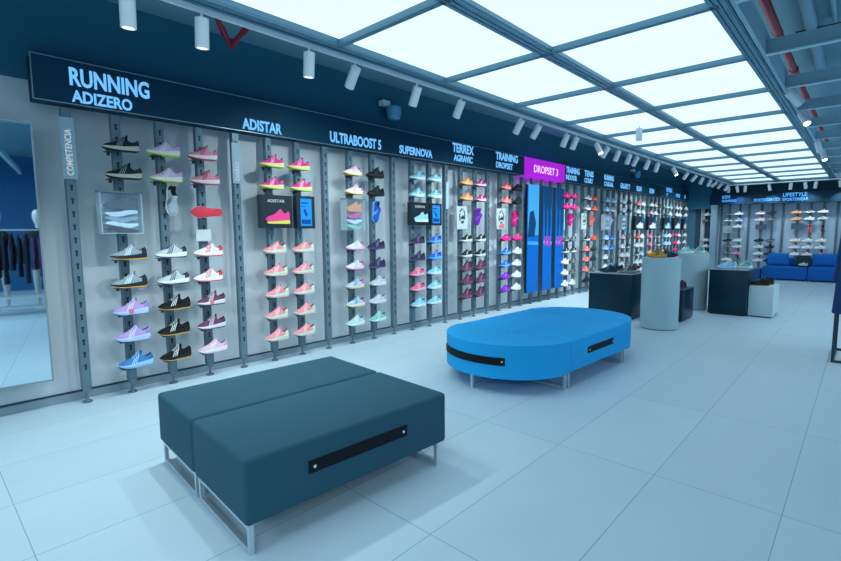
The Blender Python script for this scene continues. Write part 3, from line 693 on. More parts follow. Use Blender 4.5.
# ------------------------------------------------------------------ video wall : three tall screens
VW = thing('video_wall', 'tall blue video wall of three strips showing legs in pink shoes', 'screen', (0, 0, 0))
bxo('wall_mount', (0.03, 7.94, 0.24), (0.075, 9.36, 2.27), M_black, VW)
strips = [(7.93, 8.33), (8.52, 8.86), (9.03, 9.38)]
M_s1 = emis('video_blue', (0.002, 0.13, 0.56), 0.85); M_s2 = emis('video_pale', (0.05, 0.36, 0.80), 0.8); M_s3 = emis('video_dark', (0.003, 0.05, 0.15), 0.8); M_s4 = emis('video_pink', (0.55, 0.02, 0.4), 0.8); M_s5 = emis('video_deep', (0.004, 0.13, 0.52), 0.8)
for k, (y0, y1) in enumerate(strips):
    sc = bxo('screen', (0.075, y0, 0.24), (0.09, y1, 2.27), M_s1, VW)
    bm = bmesh.new(); w = y1-y0; X = 0.0915
    if k > 0: flat(bm, [(y0, 1.5), (y1, 1.45), (y1, 2.27), (y0, 2.27)], X, 3)
    if k == 0:
        flat(bm, [(y0, 1.35), (y1, 1.33), (y1, 2.27), (y0, 2.27)], X, 0)
    flat(bm, [(y0, 0.24), (y1, 0.24), (y1, 0.50+0.06*k), (y0, 0.40+0.06*k)], X, 3)
    flat(bm, [(y0, 1.22), (y1, 1.20), (y1, 1.14), (y0, 1.16)], X, 0); flat(bm, [(y0, 1.08), (y1, 1.05), (y1, 1.03), (y0, 1.06)], X, 3)
    if k == 0:
        flat(bm, [(y0, 1.30), (y0+w*0.15, 1.75), (y0+w*0.5, 1.8), (y0+w*0.75, 1.55), (y0+w*0.6, 1.3)], X+0.0006, 1)
    else:
        for q, (c0, tw) in enumerate(((0.27, 0.20), (0.70, 0.22))):
            c = y0+w*c0; b = w*tw; sgn = 1 if q else -1
            flat(bm, [(c-b*1.5, 2.27), (c+b*1.3, 2.27), (c+b*1.1, 1.95), (c+b*0.6, 1.78), (c+b*0.8, 1.6), (c+b*0.3, 1.28), (c-b*0.4, 1.28), (c-b*0.7, 1.6), (c-b*0.8, 1.78), (c-b*1.3, 1.95)], X+0.0006+q*0.0003, 1)
            flat(bm, [(c-b*0.9, 1.12), (c+b*0.5, 1.12), (c+b*0.6, 1.2), (c+b*0.4, 1.3), (c-b*0.5, 1.3), (c-b*0.6, 1.2)], X+0.0012, 2)
    finish('screen_picture', bm, [M_s2, M_s3, M_s4, M_s5], sc)

# ------------------------------------------------------------------ far wall posts and shoes
FROW = [1.90, 1.69, 1.02, 0.81, 0.59, 0.37]
farcols = [(0.655, 'recess in the far corner', ['white', 'greyblack', 'sky', 'white', 'mint', 'greyblack']),
 (1.277, 'left post of the kids bay', ['greyblack', 'blackwhite', 'greenblack', 'greyblack', 'greyblack', 'white']),
 (1.575, 'right post of the kids bay', ['white', 'sky', 'white', 'greywhite', 'rose', 'greyblack']),
 (2.169, 'left post of the middle far bay', ['palepink', 'palepink', 'darkblue', 'white', 'white', 'palepink']),
 (2.46, 'right post of the middle far bay', ['darkblue', 'greyblack', 'greyblack', 'darkblue', 'darkblue', 'darkblue']),
 (3.102, 'left post of the lifestyle bay', ['orange', 'orange', 'whiteorange', 'white', 'white', 'white']),
 (3.42, 'middle post of the lifestyle bay', ['whitegrey', 'white', 'white', 'white', 'palepink', 'white']),
 (3.74, 'right post of the lifestyle bay', ['white', 'whitegrey', 'white', 'white', 'rose', 'white'])]
for x, nm, cs in farcols:
    yy = YF-0.06 if x > 1 else YF-0.05
    make_post((x, yy, 0), -PI/2, 'slotted shoe-bearing post, %s' % nm, 'slotted posts of the far wall', FROW)
    for ri, ck in enumerate(cs):
        make_shoe(ck, '%s shoe, %s down, %s' % (C[ck][6].rstrip(','), ORD[ri+1], nm), (x-0.03, yy-0.085, FROW[ri]), PI+random.uniform(-.05, .05), 'low', 'few', 'shoes on the far wall')
for x, nm in ((1.04, 'left of the kids bay'), (1.83, 'right of the kids bay'), (2.735, 'left of the lifestyle bay'), (4.05, 'right of the lifestyle bay')):
    make_post((x, YF-0.06, 0), -PI/2, 'bare slotted post on the far wall %s' % nm, 'slotted posts of the far wall')
def fboard(x0, x1, z0, z1, lab, col, inner):
    t = thing('display_board', lab, 'board', (0, 0, 0), 0, 'boards on the far wall')
    bxo('board_panel', (x0, YF-0.11, z0), (x1, YF-0.075, z1), mat('fb_'+inner, col, 0.5), t)
    bm = bmesh.new(); pts = shoe_outline(x0+0.03, x1-0.03, z0+0.04, z0+(z1-z0)*0.7)
    bm.faces.new([bm.verts.new((p, YF-0.113, q)) for p, q in pts])
    finish('shoe_picture', bm, mat('pic_'+inner, inner, 0.5), t)
fboard(1.15, 1.42, 1.30, 1.55, 'pale board with dark top on the kids bay', (0.35, 0.48, 0.48), '8aa0a0')
fboard(2.04, 2.33, 1.42, 1.58, 'small slate board on the middle far bay', (0.06, 0.10, 0.17), '40506c')
fboard(2.96, 3.28, 1.42, 1.60, 'small slate board on the lifestyle bay', (0.06, 0.10, 0.17), '485870')
make_shoe('coral', 'coral shoe hung upright on the middle post of the lifestyle bay', (3.42, YF-0.065, 1.42), 0, 'low', 'few', 'shoes hung on the far wall', rot=(0, PI/2, -PI/2))
make_shoe('maroon', 'dark red shoe hung upright on the right post of the lifestyle bay', (3.74, YF-0.065, 1.42), 0, 'low', 'few', 'shoes hung on the far wall', rot=(0, PI/2, -PI/2))
make_shoe('white', 'white shoe alone in the display row of the kids bay', (1.53, YF-0.16, 1.47), PI, 'low', 'few', 'shoes hung on the far wall')

# ------------------------------------------------------------------ benches
def sled(par, x0, x1, y, h, ln=None, w=0.022):
    """open rectangular sled leg in the plane y"""
    bm = bmesh.new()
    box(bm, (x0, y-w/2, 0.004), (x0+w, y+w/2, h)); box(bm, (x1-w, y-w/2, 0.004), (x1, y+w/2, h)); box(bm, (x0+w, y-w/2, 0.004), (x1-w, y+w/2, 0.004+w))
    box(bm, (x0+w, y-w/2, h-w), (x1-w, y+w/2, h))
    box(bm, (x0, y-w/2, 0), (x0+w, y+w/2, 0.004)); box(bm, (x1-w, y-w/2, 0), (x1, y+w/2, 0.004))
    return finish('sled_leg', bm, M_chrome, par)
def strap(par, p, d, n, ln, h):
    """strap: centre p, direction d, outward normal n"""
    p = Vector(p); d = Vector(d).normalized(); n = Vector(n).normalized(); u = Vector((0, 0, 1))
    bm = bmesh.new()
    vs = box(bm, (-ln/2, 0, -h/2), (ln/2, 0.006, h/2), 0.0015, 1)
    M = Matrix((d, n, u)).transposed().to_4x4(); M.translation = p
    bmesh.ops.transform(bm, matrix=M, verts=bm.verts)
    s = finish('pull_strap', bm, M_strap, par)
    for sg in (-1, 1):
        q = p+d*sg*(ln/2-0.03); cylo('stud', q+n*0.005, q+n*0.010, 0.008, M_stud, s, 10)
B1C = (2.235, 1.585); B1R = math.radians(-3.6)
for k, (xa, xb) in enumerate(((-0.60, -0.008), (0.006, 0.645))):
    t = thing('ottoman', ('dark teal upholstered ottoman half on the wall side, smaller in view', 'dark teal upholstered ottoman half nearest the camera with black pull strap')[k], 'ottoman', (B1C[0], B1C[1], 0), B1R, 'dark teal ottoman pair')
    bm = bmesh.new(); box(bm, (xa, -0.637, 0.138), (xb, 0.612, 0.44), 0.022, 4)
    finish('cushion_block', bm, M_teal, t, smooth=True)
    sled(t, xa+0.015, xb-0.012, -0.61, 0.138); sled(t, xa+0.015, xb-0.012, 0.55, 0.138)
    if k == 1: strap(t, (xb, -0.02, 0.305), (0, 1, 0), (1, 0, 0), 0.62, 0.062)
# blue island : near round end, two middle blocks, far round end
B2 = (2.265, 4.56); HWD = 0.625; HM = 0.60
def arcpts(c, r, a0, a1, n=24): return [(c[0]+r*math.cos(a0+(a1-a0)*i/n), c[1]+r*math.sin(a0+(a1-a0)*i/n)) for i in range(n+1)]
def blue(label, pts, legs, straps):
    t = thing('ottoman', label, 'ottoman', (B2[0], B2[1], 0), math.radians(-2.5), 'bright blue ottoman island')
    bm = bmesh.new(); prism(bm, pts, 0.145, 0.44, 0.022, 3); finish('cushion_block', bm, M_blue, t, smooth=True)
    for a in legs:
        if len(a) == 3: sled(t, a[0], a[1], a[2], 0.145)
        else:
            q = sled(t, a[0], a[1], 0, 0.145); q.rotation_euler.z = PI/2; q.location.x = a[2]
    for s in straps: s(t)
g = 0.004
blue('rounded near end of the bright blue ottoman island', [(HWD, -HM-g), (-HWD, -HM-g)] + arcpts((0, -HM-g), HWD, PI, 2*PI)[1:-1], [(-0.5, 0.60, -HM-0.03), (-HM-0.57, -HM-0.06, -0.03, 1)], [])
blue('rounded far end of the bright blue ottoman island', [(-HWD, HM+g), (HWD, HM+g)] + arcpts((0, HM+g), HWD, 0, PI)[1:-1], [(-0.5, 0.60, HM+0.03), (HM+0.06, HM+0.57, 0.02, 1)], [])
blue('straight middle block of the blue ottoman island, wall side', [(-HWD, -HM), (-g/2, -HM), (-g/2, HM), (-HWD, HM)], [(-0.6, -0.05, -HM+0.03), (-0.6, -0.05, HM-0.03)], [])
blue('straight middle block of the blue ottoman island with side strap', [(g/2, -HM), (HWD, -HM), (HWD, HM), (g/2, HM)], [(0.05, 0.60, -HM+0.03), (0.05, 0.60, HM-0.03)],
     [lambda t: strap(t, (HWD, 0.0, 0.30), (0, 1, 0), (1, 0, 0), 0.55, 0.062)])
# curved strap on the near round end
te = [o for o in COL.objects if o.get('label') == 'rounded near end of the bright blue ottoman island'][0]
bm = bmesh.new(); n = 14; a0 = math.radians(227); a1 = math.radians(300); rr = HWD+0.001; prev = None
rows = []
for i in range(n+1):
    a = a0+(a1-a0)*i/n; c, s = math.cos(a), math.sin(a)
    rows.append([bm.verts.new((r*c, -HM-g+r*s, z)) for r, z in ((rr, 0.265), (rr+0.006, 0.265), (rr+0.006, 0.332), (rr, 0.332))])
for a, b in zip(rows, rows[1:]):
    for i in range(4): bm.faces.new((a[i], a[(i+1) % 4], b[(i+1) % 4], b[i]))
bm.faces.new(rows[0]); bm.faces.new(rows[-1][::-1])
st = finish('pull_strap', bm, M_strap, te)
for a in (a0+0.04, a1-0.04):
    c, s = math.cos(a), math.sin(a)
    cylo('stud', ((rr+0.006)*c, -HM-g+(rr+0.006)*s, 0.30), ((rr+0.011)*c, -HM-g+(rr+0.011)*s, 0.30), 0.008, M_stud, st, 10)

# ------------------------------------------------------------------ plinths
def plinth(name, label, a, b, m, top=None):
    t = thing(name, label, 'plinth', (a[0], a[1], 0))
    w, d, h = b[0]-a[0], b[1]-a[1], b[2]
    bxo('plinth_body', (0, 0, 0.02), (w, d, h), m, t, 0.006, 2)
    bxo('plinth_base', (0.02, 0.02, 0), (w-0.02, d-0.02, 0.02), M_bf, t)
    if top: bxo('clear_top', (0.01, 0.01, h), (w-0.01, d-0.01, h+0.012), top, t)
    return t
plinth('display_plinth', 'dark navy plinth behind the blue ottoman island with shoes on a clear top', (1.42, 7.62), (2.10, 8.45, 0.72), M_block, M_acr2)
plinth('display_plinth', 'dark navy plinth beside the low pale block with mint shoes on top', (2.815, 9.20), (3.36, 10.15, 0.745), M_block, M_acr2)
plinth('display_plinth', 'low pale square plinth right of the dark plinth with mint shoes', (3.372, 9.28), (3.70, 9.95, 0.50), mat('pale_block_paint', (0.50, 0.64, 0.68), 0.6))
plinth('display_plinth', 'low black plinth between the two tall pale columns', (2.51, 8.0), (2.73, 8.62, 0.495), M_block)
def rplinth(label, c, rx, ry, h):
    t = thing('round_plinth', label, 'plinth', (c[0], c[1], 0))
    n = 40
    bm = bmesh.new(); prism(bm, [(rx*math.cos(2*PI*i/n), ry*math.sin(2*PI*i/n)) for i in range(n)], 0.01, h, 0.006, 2)
    finish('plinth_body', bm, M_pl, t, smooth=True)
    bm = bmesh.new(); prism(bm, [((rx-0.01)*math.cos(2*PI*i/n), (ry-0.01)*math.sin(2*PI*i/n)) for i in range(n)], 0, 0.01); finish('plinth_base', bm, M_bf, t)
rplinth('tall pale cylinder plinth nearer the camera with yellow shoe on top', (2.58, 7.38), 0.25, 0.25, 1.015)
rplinth('tall pale cylinder plinth farther back with mint shoes on top', (2.46, 9.62), 0.25, 0.25, 0.985)
make_shoe('yellowblack', 'mustard yellow shoe on top of the nearer pale column', (2.54, 7.30, 1.015), math.radians(222), 'low', 'all', 'shoes on the floor plinths')
make_shoe('darkblue', 'dark blue shoe beside the yellow shoe on the pale column', (2.63, 7.50, 1.015), math.radians(10), 'low', 'all', 'shoes on the floor plinths')
make_shoe('mint', 'left mint green shoe on the farther pale column', (2.35, 9.56, 0.985), math.radians(215), 'low', 'all', 'shoes on the floor plinths')
make_shoe('mint', 'right mint green shoe on the farther pale column', (2.50, 9.76, 0.985), math.radians(150), 'low', 'all', 'shoes on the floor plinths')
C['paleblue'] = ('8cc4ec', 'a8d4f4', '7ab8ec', 'd8f0fa', '80b8e0', '5080a0', 'pale blue')
make_shoe('darkblue', 'dark blue low shoe at left on the plinth behind the blue ottoman', (1.66, 7.80, 0.732), math.radians(200), 'low', 'all', 'shoes on the floor plinths')
make_shoe('greyblack', 'grey shoe at front right on the plinth behind the blue ottoman', (1.96, 7.82, 0.732), math.radians(180), 'low', 'all', 'shoes on the floor plinths')
make_shoe('darkblue', 'dark blue shoe at the back of plinth behind the blue ottoman', (1.62, 8.16, 0.732), math.radians(215), 'low', 'all', 'shoes on the floor plinths')
make_shoe('maroon', 'maroon shoe at the back right of plinth behind the blue ottoman', (1.90, 8.18, 0.732), math.radians(170), 'low', 'all', 'shoes on the floor plinths')
make_shoe('paleblue', 'pale blue shoe at front left on the navy plinth near the sofa', (3.02, 9.36, 0.757), math.radians(190), 'low', 'all', 'shoes on the floor plinths')
make_shoe('mint', 'mint shoe at front right on the navy plinth near the sofa', (3.24, 9.56, 0.757), math.radians(150), 'low', 'all', 'shoes on the floor plinths')
make_shoe('mintwhite', 'white and mint shoe at the back of navy plinth near the sofa', (2.98, 9.75, 0.757), math.radians(160), 'low', 'all', 'shoes on the floor plinths')
make_shoe('blackorange', 'black orange-soled shoe on the low pale plinth', (3.50, 9.42, 0.50), math.radians(180), 'low', 'all', 'shoes on the floor plinths', scale=0.97)
make_shoe('greenblack', 'dark green shoe behind the orange-soled one on the low pale plinth', (3.52, 9.72, 0.50), math.radians(165), 'low', 'all', 'shoes on the floor plinths', scale=0.97)
make_shoe('blackorange', 'small dark shoe with orange edge on the low black plinth', (2.65, 8.16, 0.495), math.radians(260), 'low', 'all', 'shoes on the floor plinths')

# ------------------------------------------------------------------ sofa
SY0 = 16.55
sf = thing('modular_sofa', 'deep blue modular sofa standing before the far shoe wall', 'sofa', (2.60, SY0, 0))
bxo('seat', (0, 0, 0.03), (1.00, 0.95, 0.375), M_sofa, sf, 0.04, 3)
bxo('seat', (1.01, 0, 0.03), (2.05, 0.95, 0.385), M_sofa, sf, 0.04, 3)
bxo('seat', (2.06, 0, 0.03), (3.06, 0.95, 0.385), M_sofa, sf, 0.04, 3)
bxo('backrest', (0, 0.66, 0.376), (1.00, 0.94, 0.60), M_sofa, sf, 0.04, 3)
bxo('backrest', (1.01, 0.66, 0.386), (2.05, 0.94, 0.615), M_sofa, sf, 0.04, 3)
bxo('backrest', (2.06, 0.66, 0.386), (3.06, 0.94, 0.615), M_sofa, sf, 0.04, 3)
for x in (0.08, 0.9, 1.1, 1.95, 2.15, 2.95):
    bm = bmesh.new(); box(bm, (x, 0.08, 0), (x+0.05, 0.13, 0.03)); finish('leg', bm, M_bf, sf)
def cushion(label, x, w, z, h, lean):
    bm = bmesh.new(); n = 10
    def P(u, v, s):
        e = (1-abs(u)**3.5)*(1-abs(v)**3.5)
        return (u*w/2*(1-0.03*(1-abs(v))), s*0.075*max(0, e)**0.6, v*h/2)
    g = {}
    for s in (-1, 1):
        for i in range(n+1):
            for j in range(n+1):
                u, v = -1+2*i/n, -1+2*j/n
                if s == 1 and (i in (0, n) or j in (0, n)): g[(s, i, j)] = g[(-1, i, j)]; continue
                g[(s, i, j)] = bm.verts.new(P(u, v, s))
        for i in range(n):
            for j in range(n):
                bm.faces.new((g[(s, i, j)], g[(s, i+1, j)], g[(s, i+1, j+1)], g[(s, i, j+1)]))
    o = finish('sofa_cushion', bm, M_cush, None, smooth=True, loc=(x, SY0+0.56, z+h/2))
    o.rotation_euler = (math.radians(-lean), 0, 0)
    tag(o, label, 'cushion', 'loose cushions on the blue sofa')
cushion('square blue cushion propped at the left end of the sofa', 2.90, 0.50, 0.375, 0.36, 12)
cushion('square blue cushion right of the dark box on the sofa', 3.95, 0.58, 0.385, 0.36, 12)
bx_ = thing('shoe_box', 'dark box holding a white shoe between the two sofa cushions', 'box', (3.32, SY0+0.26, 0.385))
bm = bmesh.new(); box(bm, (0, 0, 0), (0.32, 0.24, 0.02)); box(bm, (0, 0.22, 0.02), (0.32, 0.24, 0.30)); box(bm, (0, 0, 0.02), (0.02, 0.22, 0.05)); box(bm, (0.30, 0, 0.02), (0.32, 0.22, 0.05))
finish('box_body', bm, mat('dark_box', (0.004, 0.03, 0.04), 0.5), bx_)
make_shoe('mintwhite', 'white shoe in the dark box on the sofa', (3.48, SY0+0.36, 0.405), PI, 'low', 'mid', scale=0.8)
pf = bxo('low_platform', (2.26, 15.8, 0), (2.56, 16.9, 0.30), M_sofa, None, 0.02, 2); tag(pf, 'low blue block peeking out beside the left end of the sofa', 'pouf')

# ------------------------------------------------------------------ track lights
trk = bxo('light_track', (1.375, -2.5, 2.855), (1.395, YEND, 2.89), M_white); tag(trk, 'long white lighting track beside the luminous ceiling on the wall side', 'light track')
trk3 = bxo('light_track', (1.25, YEND-0.012, 2.835), (5.0, YEND+0.01, 2.874), M_white); tag(trk3, 'short white lighting track running along the far end of the light grid', 'light track')
def lamp_head(label, x, y, z, tx, ty, tilt, power, group, bright=False):
    """tilt: angle away from straight down towards (tx,ty)"""
    t = thing('track_spotlight', label, 'spotlight', (x, y, z), 0, group)
    d = Vector((tx, ty, 0)).normalized()*math.sin(tilt)+Vector((0, 0, -1))*math.cos(tilt)
    cylo('stem', (0, 0, -0.055), (0, 0, 0.0), 0.009, M_white, t, 8)
    p0 = Vector((0, 0, -0.055))-d*0.02; p1 = p0+d*0.185
    h = cylo('lamp_housing', p0, p1, 0.044, M_white, t, 20)
    cylo('lens', p1, p1+d*0.002, 0.034, M_lens if bright else M_lensoff, h, 16)
    if power > 0:
        ld = bpy.data.lights.new('lamp', 'SPOT'); ld.energy = power; ld.color = SPOT_C; ld.spot_size = math.radians(112); ld.spot_blend = 0.7; ld.shadow_soft_size = 0.035
        lo = bpy.data.objects.new('lamp', ld); COL.objects.link(lo); lo.parent = t
        lo.location = p1+d*0.01; lo.rotation_euler = d.to_track_quat('-Z', 'Y').to_euler()
    return t
LY = [1.03, 1.47, 2.31, 2.78, 3.56, 4.26, 5.50, 5.95, 6.78, 7.10, 7.85, 8.30, 8.80, 9.35, 9.75, 10.4, 11.0, 12.1, 13.3, 14.1, 14.8, 15.7, 16.4, 17.1, 18.0]
tl = [0.1, 0.12, 0.12, 0.75, 0.5, 0.55, 0.6, 0.65, 0.45, 0.45, -0.5, 0.6, 0.4, 0.35, 0.5, 0.35, 0.3, -0.5, 0.6, 0.7, 0.4, 0.4, 0.8, 0.7, 0.6]
for i, y in enumerate(LY):
    lab = 'white cylinder spotlight on the wall-side track, %s from the camera end' % (ORD+['sixteenth', 'seventeenth', 'eighteenth', 'nineteenth', 'twentieth', 'twenty-first', 'twenty-second', 'twenty-third', 'twenty-fourth', 'twenty-fifth'])[i+1]
    w = SPOT_W*(1.5 if i < 3 else 1.0 if i < 8 else 1.3)
    lamp_head(lab, 1.385, y, 2.855, -1, 0.15, tl[i], w if tl[i] > 0 else 0, 'spotlights on the wall-side track', bright=(i in (10, 17)))
for i, (y, tlt) in enumerate(((GY0+GS*3, 0.8), (GY0+GS*4, 0.7), (GY0+GS*6, 0.3), (GY0+GS*7, 0.4))):
    lamp_head('white spotlight under the right ceiling beams, %s from the camera' % ORD[i+1], 4.02, y, GZ, 0.7, 0.5 if i % 2 == 0 else -0.9, tlt, 8, 'spotlights under the right beams', bright=i in (1, 3))
for i, x in enumerate((1.12+0.2, 1.55, 1.78, 2.40, 2.94, 3.28, 3.53, 4.07)):
    lamp_head('small white spotlight before the far wall, %s from the left' % ORD[i+1], x, YEND, 2.835, 0.3 if i % 2 else -0.2, 0.6, 0.3, SPOT_W*0.7 if i % 2 else 0, 'spotlights before the far wall')
lamp_head('grey spotlight hanging under the luminous panels in the middle of the room', 2.165, 7.5, GZ+0.04, -0.3, 1, 0.15, 0, None)

# ------------------------------------------------------------------ ceiling services
def pipe(label, pts, r, m, name='sprinkler_pipe', cat='pipe', rings=True):
    t = thing(name, label, cat, (0, 0, 0))
    bm = bmesh.new()
    for a, b in zip(pts, pts[1:]): cyl(bm, a, b, r, 12)
    for p in pts[1:-1]: bmesh.ops.create_icosphere(bm, subdivisions=2, radius=r*1.15, matrix=Matrix.Translation(p))
    finish('pipe_run', bm, m, t, smooth=True)
    if rings:
        for a, b in zip(pts, pts[1:]):
            a, b = Vector(a), Vector(b); c = a.lerp(b, 0.5); d = (b-a).normalized()
            cylo('pipe_coupling', c-d*0.03, c+d*0.03, r*1.25, m, t, 12)
pipe('red sprinkler pipe running under the right-hand raw ceiling', [(4.02, 3.0, 3.20), (4.0, 5.6, 3.20), (3.99, 8.4, 3.20), (4.0, 13, 3.20)], 0.035, M_red)
pipe('thin red cross pipe between the far ceiling beams on the right', [(4.05, 7.4, 3.12), (9.5, 7.2, 3.12)], 0.018, M_red, rings=False)
pipe('bent red pipe stub above the first wall-side spotlights', [(0.44, 2.0, 3.3), (0.32, 2.20, 3.11), (0.76, 2.24, 3.28)], 0.022, M_red)
pipe('black cable slung across the right raw ceiling', [(4.0, 4.3, 3.27), (9.0, 4.5, 3.27)], 0.012, M_black, 'ceiling_cable', 'cable', False)
pipe('pair cable behind the second beam on the right', [(4.1, 5.9, 3.25), (9.0, 6.1, 3.25)], 0.012, M_black, 'ceiling_cable', 'cable', False)
pipe('grey conduit running beside the red sprinkler pipe', [(4.25, 2.5, 3.28), (4.2, 7.5, 3.28)], 0.05, M_duct, 'ceiling_conduit', 'conduit')
pipe('thin grey conduit right of the thicker one', [(4.42, 2.5, 3.3), (4.38, 6.0, 3.3)], 0.02, M_duct, 'ceiling_conduit', 'conduit', False)
pipe('drooping black cable between right ceiling beams', [(4.6, 7.0, 3.0), (4.9, 7.0, 3.06), (5.3, 6.95, 3.08), (6.2, 6.9, 3.09)], 0.014, M_black, 'ceiling_cable', 'cable', False)
sp_ = bxo('ceiling_hatch', (0.25, 5.0, ZC-0.03), (1.15, 6.0, ZC-0.005), mat('hatch_teal', (0.10, 0.30, 0.38), 0.6)); tag(sp_, 'pale square ceiling hatch between shoe wall and light grid', 'hatch')
for k, (y, z, lab) in enumerate(((4.52, 2.98, 'small pale emergency lamp on the dark upper wall, nearer one'), (13.7, 2.92, 'small pale emergency lamp on the dark upper wall, farther one'))):
    t = thing('emergency_lamp', lab, 'lamp', (XW+0.06, y, z))
    bxo('wall_bracket', (0, -0.13, 0.07), (0.10, 0.0, 0.14), M_white, t, 0.01, 2)
    bm = bmesh.new(); lathe(bm, [(0.05, -0.10), (0.085, -0.08), (0.10, 0.0), (0.10, 0.06), (0.08, 0.07)], 20, 0.12, 0.03)
    finish('lamp_body', bm, mat('lamp_body_blue', (0.12, 0.36, 0.55), 0.4), t, smooth=True)

# ------------------------------------------------------------------ garment rack at the right edge
gr = thing('clothes_rack', 'black metal rack holding a dark blue coat at the right edge', 'clothes rack', (4.53, 6.6, 0))
def rack(t, w, d, h, m=M_bf, r=0.012):
    for x in (0, w):
        for y in (0, d): bxo('upright', (x-r, y-r, 0), (x+r, y+r, h), m, t)
    for z in (0, h-2*r):
        for y in (0, d): bxo('cross_rail', (r, y-r, z), (w-r, y+r, z+2*r), m, t)
        for x in (0, w): bxo('cross_rail', (x-r, r, z), (x+r, d-r, z+2*r), m, t)
rack(gr, 1.2, 0.7, 1.62)
bxo('hanging_rail', (0.012, 0.34, 1.585), (1.188, 0.36, 1.605), M_bf, gr)
def garment(label, x, y, z, w, ln, m, rz, group, thick=0.05, coat=True):
    t = thing('hanging_coat' if coat else 'hanging_shirt', label, 'coat' if coat else 'shirt', (x, y, z), rz, group)
    bm = bmesh.new(); rings = []; n = 28
    for k in range(11):
        f = k/10
        zz = -0.06-ln*f
        hw = w/2*(0.45+0.55*min(1, f*8))*(0.92+0.22*f); th = thick*(0.5+0.9*f**0.6)
        ring = []
        for i in range(n):
            a = 2*PI*i/n; fold = 1+0.16*f*math.sin(6*a+x*31)+0.08*f*math.sin(11*a)
            ring.append(bm.verts.new((math.copysign(abs(math.cos(a))**0.7, math.cos(a))*hw, math.sin(a)*th*fold, zz+0.008*math.sin(3*a)*f)))
        rings.append(ring)
    for a, b in zip(rings, rings[1:]):
        for i in range(n): bm.faces.new((a[i], a[(i+1) % n], b[(i+1) % n], b[i]))
    bm.faces.new(rings[0]); bm.faces.new(rings[-1])
    finish('garment_body', bm, m, t, smooth=True)
    for s in (-1, 1):
        bm = bmesh.new(); rings = []
        for k in range(7):
            f = k/6; cx_ = s*(w*0.40+0.13*w*f); zz = -0.11-ln*0.62*f; r = (0.055-0.015*f)*(1 if coat else 0.5)
            rings.append([bm.verts.new((cx_+r*0.8*math.cos(2*PI*i/12), thick*0.3+r*math.sin(2*PI*i/12), zz)) for i in range(12)])
        for a, b in zip(rings, rings[1:]):
            for i in range(12): bm.faces.new((a[i], a[(i+1) % 12], b[(i+1) % 12], b[i]))
        bm.faces.new(rings[0]); bm.faces.new(rings[-1]); finish('sleeve', bm, m, t, smooth=True)
    bm = bmesh.new(); cyl(bm, (-w*0.3, 0, -0.07), (0, 0, -0.02), 0.007, 8); cyl(bm, (w*0.3, 0, -0.07), (0, 0, -0.02), 0.007, 8); cyl(bm, (0, 0, -0.02), (0, 0, 0.03), 0.003, 6)
    finish('hanger', bm, M_bf, t)
    return t
M_coat = mat('navy_coat_cloth', (0.004, 0.045, 0.16), 0.85, bump=0.5, bscale=60, var=0.2, vscale=12)
garment('dark blue quilted coat hanging front-most at the right edge', 4.76, 6.47, 1.58, 0.46, 0.97, M_coat, 0, 'coats on the right rack', 0.07)
for k in range(5):
    garment('dark blue coat on the right rack, %s behind the front one' % ORD[k+1], 4.72+0.20*k, 6.95, 1.55, 0.40, 0.95, M_coat, math.radians(90), 'coats on the right rack', 0.05)

# ------------------------------------------------------------------ racks seen only in the mirror
M_dk = mat('dark_cloth', (0.01, 0.02, 0.04), 0.9); M_pu = mat('purple_cloth', (0.09, 0.06, 0.16), 0.9)
mr = thing('clothes_rack', 'clothes rack with dark shirts reflected in the wall mirror', 'clothes rack', (6.15, -1.0, 0))
bm = bmesh.new()
for x in (0, 0.5):
    for y in (0, 2.2): box(bm, (x-0.012, y-0.012, 0), (x+0.012, y+0.012, 1.5))
box(bm, (0.24, 0, 1.48), (0.26, 2.2, 1.5)); box(bm, (0, -0.012, 1.476), (0.5, 0.012, 1.5)); box(bm, (0, 2.188, 1.476), (0.5, 2.212, 1.5))
finish('rack_frame', bm, M_white, mr)
bm = bmesh.new()
for z in (0.12, 0.3):
    for k in range(14): box(bm, (0.01+k*0.036, 0, z), (0.016+k*0.036, 2.2, z+0.006))
    for k in range(30): box(bm, (0, 0.03+k*0.073, z-0.006), (0.5, 0.036+k*0.073, z))
finish('wire_shelf', bm, M_white, mr)
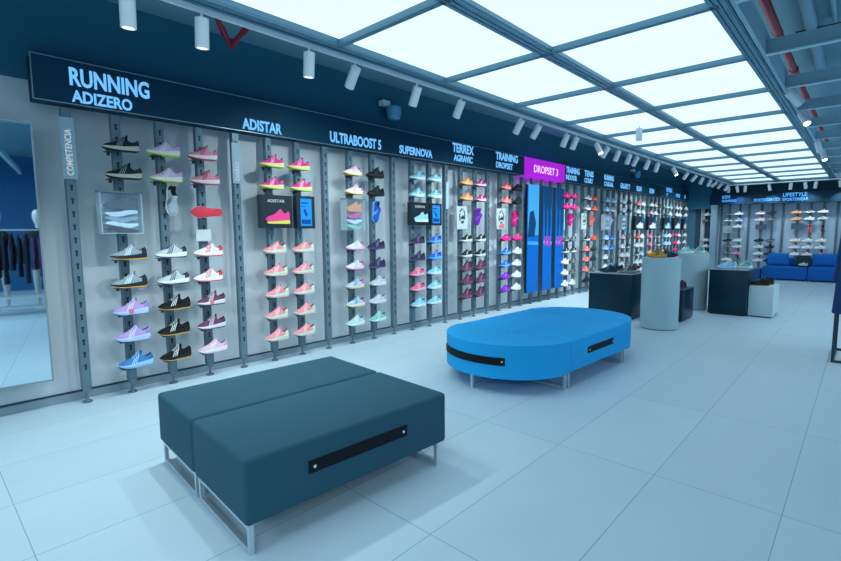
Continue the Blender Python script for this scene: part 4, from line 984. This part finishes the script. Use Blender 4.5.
for k in range(20):
    garment('%s shirt on the mirrored rack, %s from its near end' % ('purple' if k in (12, 13) else 'dark', (ORD+['sixteenth', 'seventeenth', 'eighteenth', 'nineteenth', 'twentieth'])[k+1]), 6.40, -0.92+k*0.10, 1.445, 0.42, 0.60+0.12*((k*7) % 3), M_pu if k in (12, 13) else M_dk, 0.0, 'shirts on the mirrored rack', 0.022, False)
M_skin = mat('mannequin_white', (0.62, 0.68, 0.70), 0.4)
for k, y in enumerate((-0.95, -0.30, 0.34, 0.98)):
    t = thing('mannequin', 'white-headed mannequin in dark top behind the mirrored rack, %s one' % ORD[k+1], 'mannequin', (7.15, y, 0), PI, 'mannequins behind the mirrored rack')
    bm = bmesh.new()
    lathe(bm, [(0.03, 1.50), (0.055, 1.53), (0.05, 1.58), (0.062, 1.62), (0.082, 1.68), (0.092, 1.75), (0.088, 1.82), (0.06, 1.87), (0.02, 1.885)], 18)
    finish('head', bm, M_skin, t, smooth=True)
    bm = bmesh.new()
    rings = []
    for z, a, b in ((0.75, 0.16, 0.11), (0.95, 0.15, 0.10), (1.1, 0.15, 0.10), (1.3, 0.18, 0.12), (1.42, 0.20, 0.11), (1.5, 0.12, 0.07), (1.54, 0.05, 0.05)):
        rings.append([bm.verts.new((b*math.cos(2*PI*i/20), a*math.sin(2*PI*i/20), z)) for i in range(20)])
    for a, b in zip(rings, rings[1:]):
        for i in range(20): bm.faces.new((a[i], a[(i+1) % 20], b[(i+1) % 20], b[i]))
    bm.faces.new(rings[0]); bm.faces.new(rings[-1]); finish('shirt', bm, M_dk, t, smooth=True)
    for s in (-1, 1):
        bm = bmesh.new(); cyl(bm, (0, s*0.19, 1.43), (0, s*0.25, 1.1), 0.05, 12, 0.038); cyl(bm, (0, s*0.25, 1.1), (0.04, s*0.25, 0.85), 0.036, 12, 0.026)
        finish('arm', bm, M_dk, t, smooth=True)
        bm = bmesh.new(); cyl(bm, (0, s*0.08, 0.76), (0, s*0.09, 0.42), 0.075, 12, 0.052); cyl(bm, (0, s*0.09, 0.42), (0, s*0.09, 0.02), 0.050, 12, 0.034)
        finish('leg', bm, M_skin, t, smooth=True)
    cylo('stand_base', (0, 0, 0), (0, 0, 0.02), 0.17, M_white, t, 24)
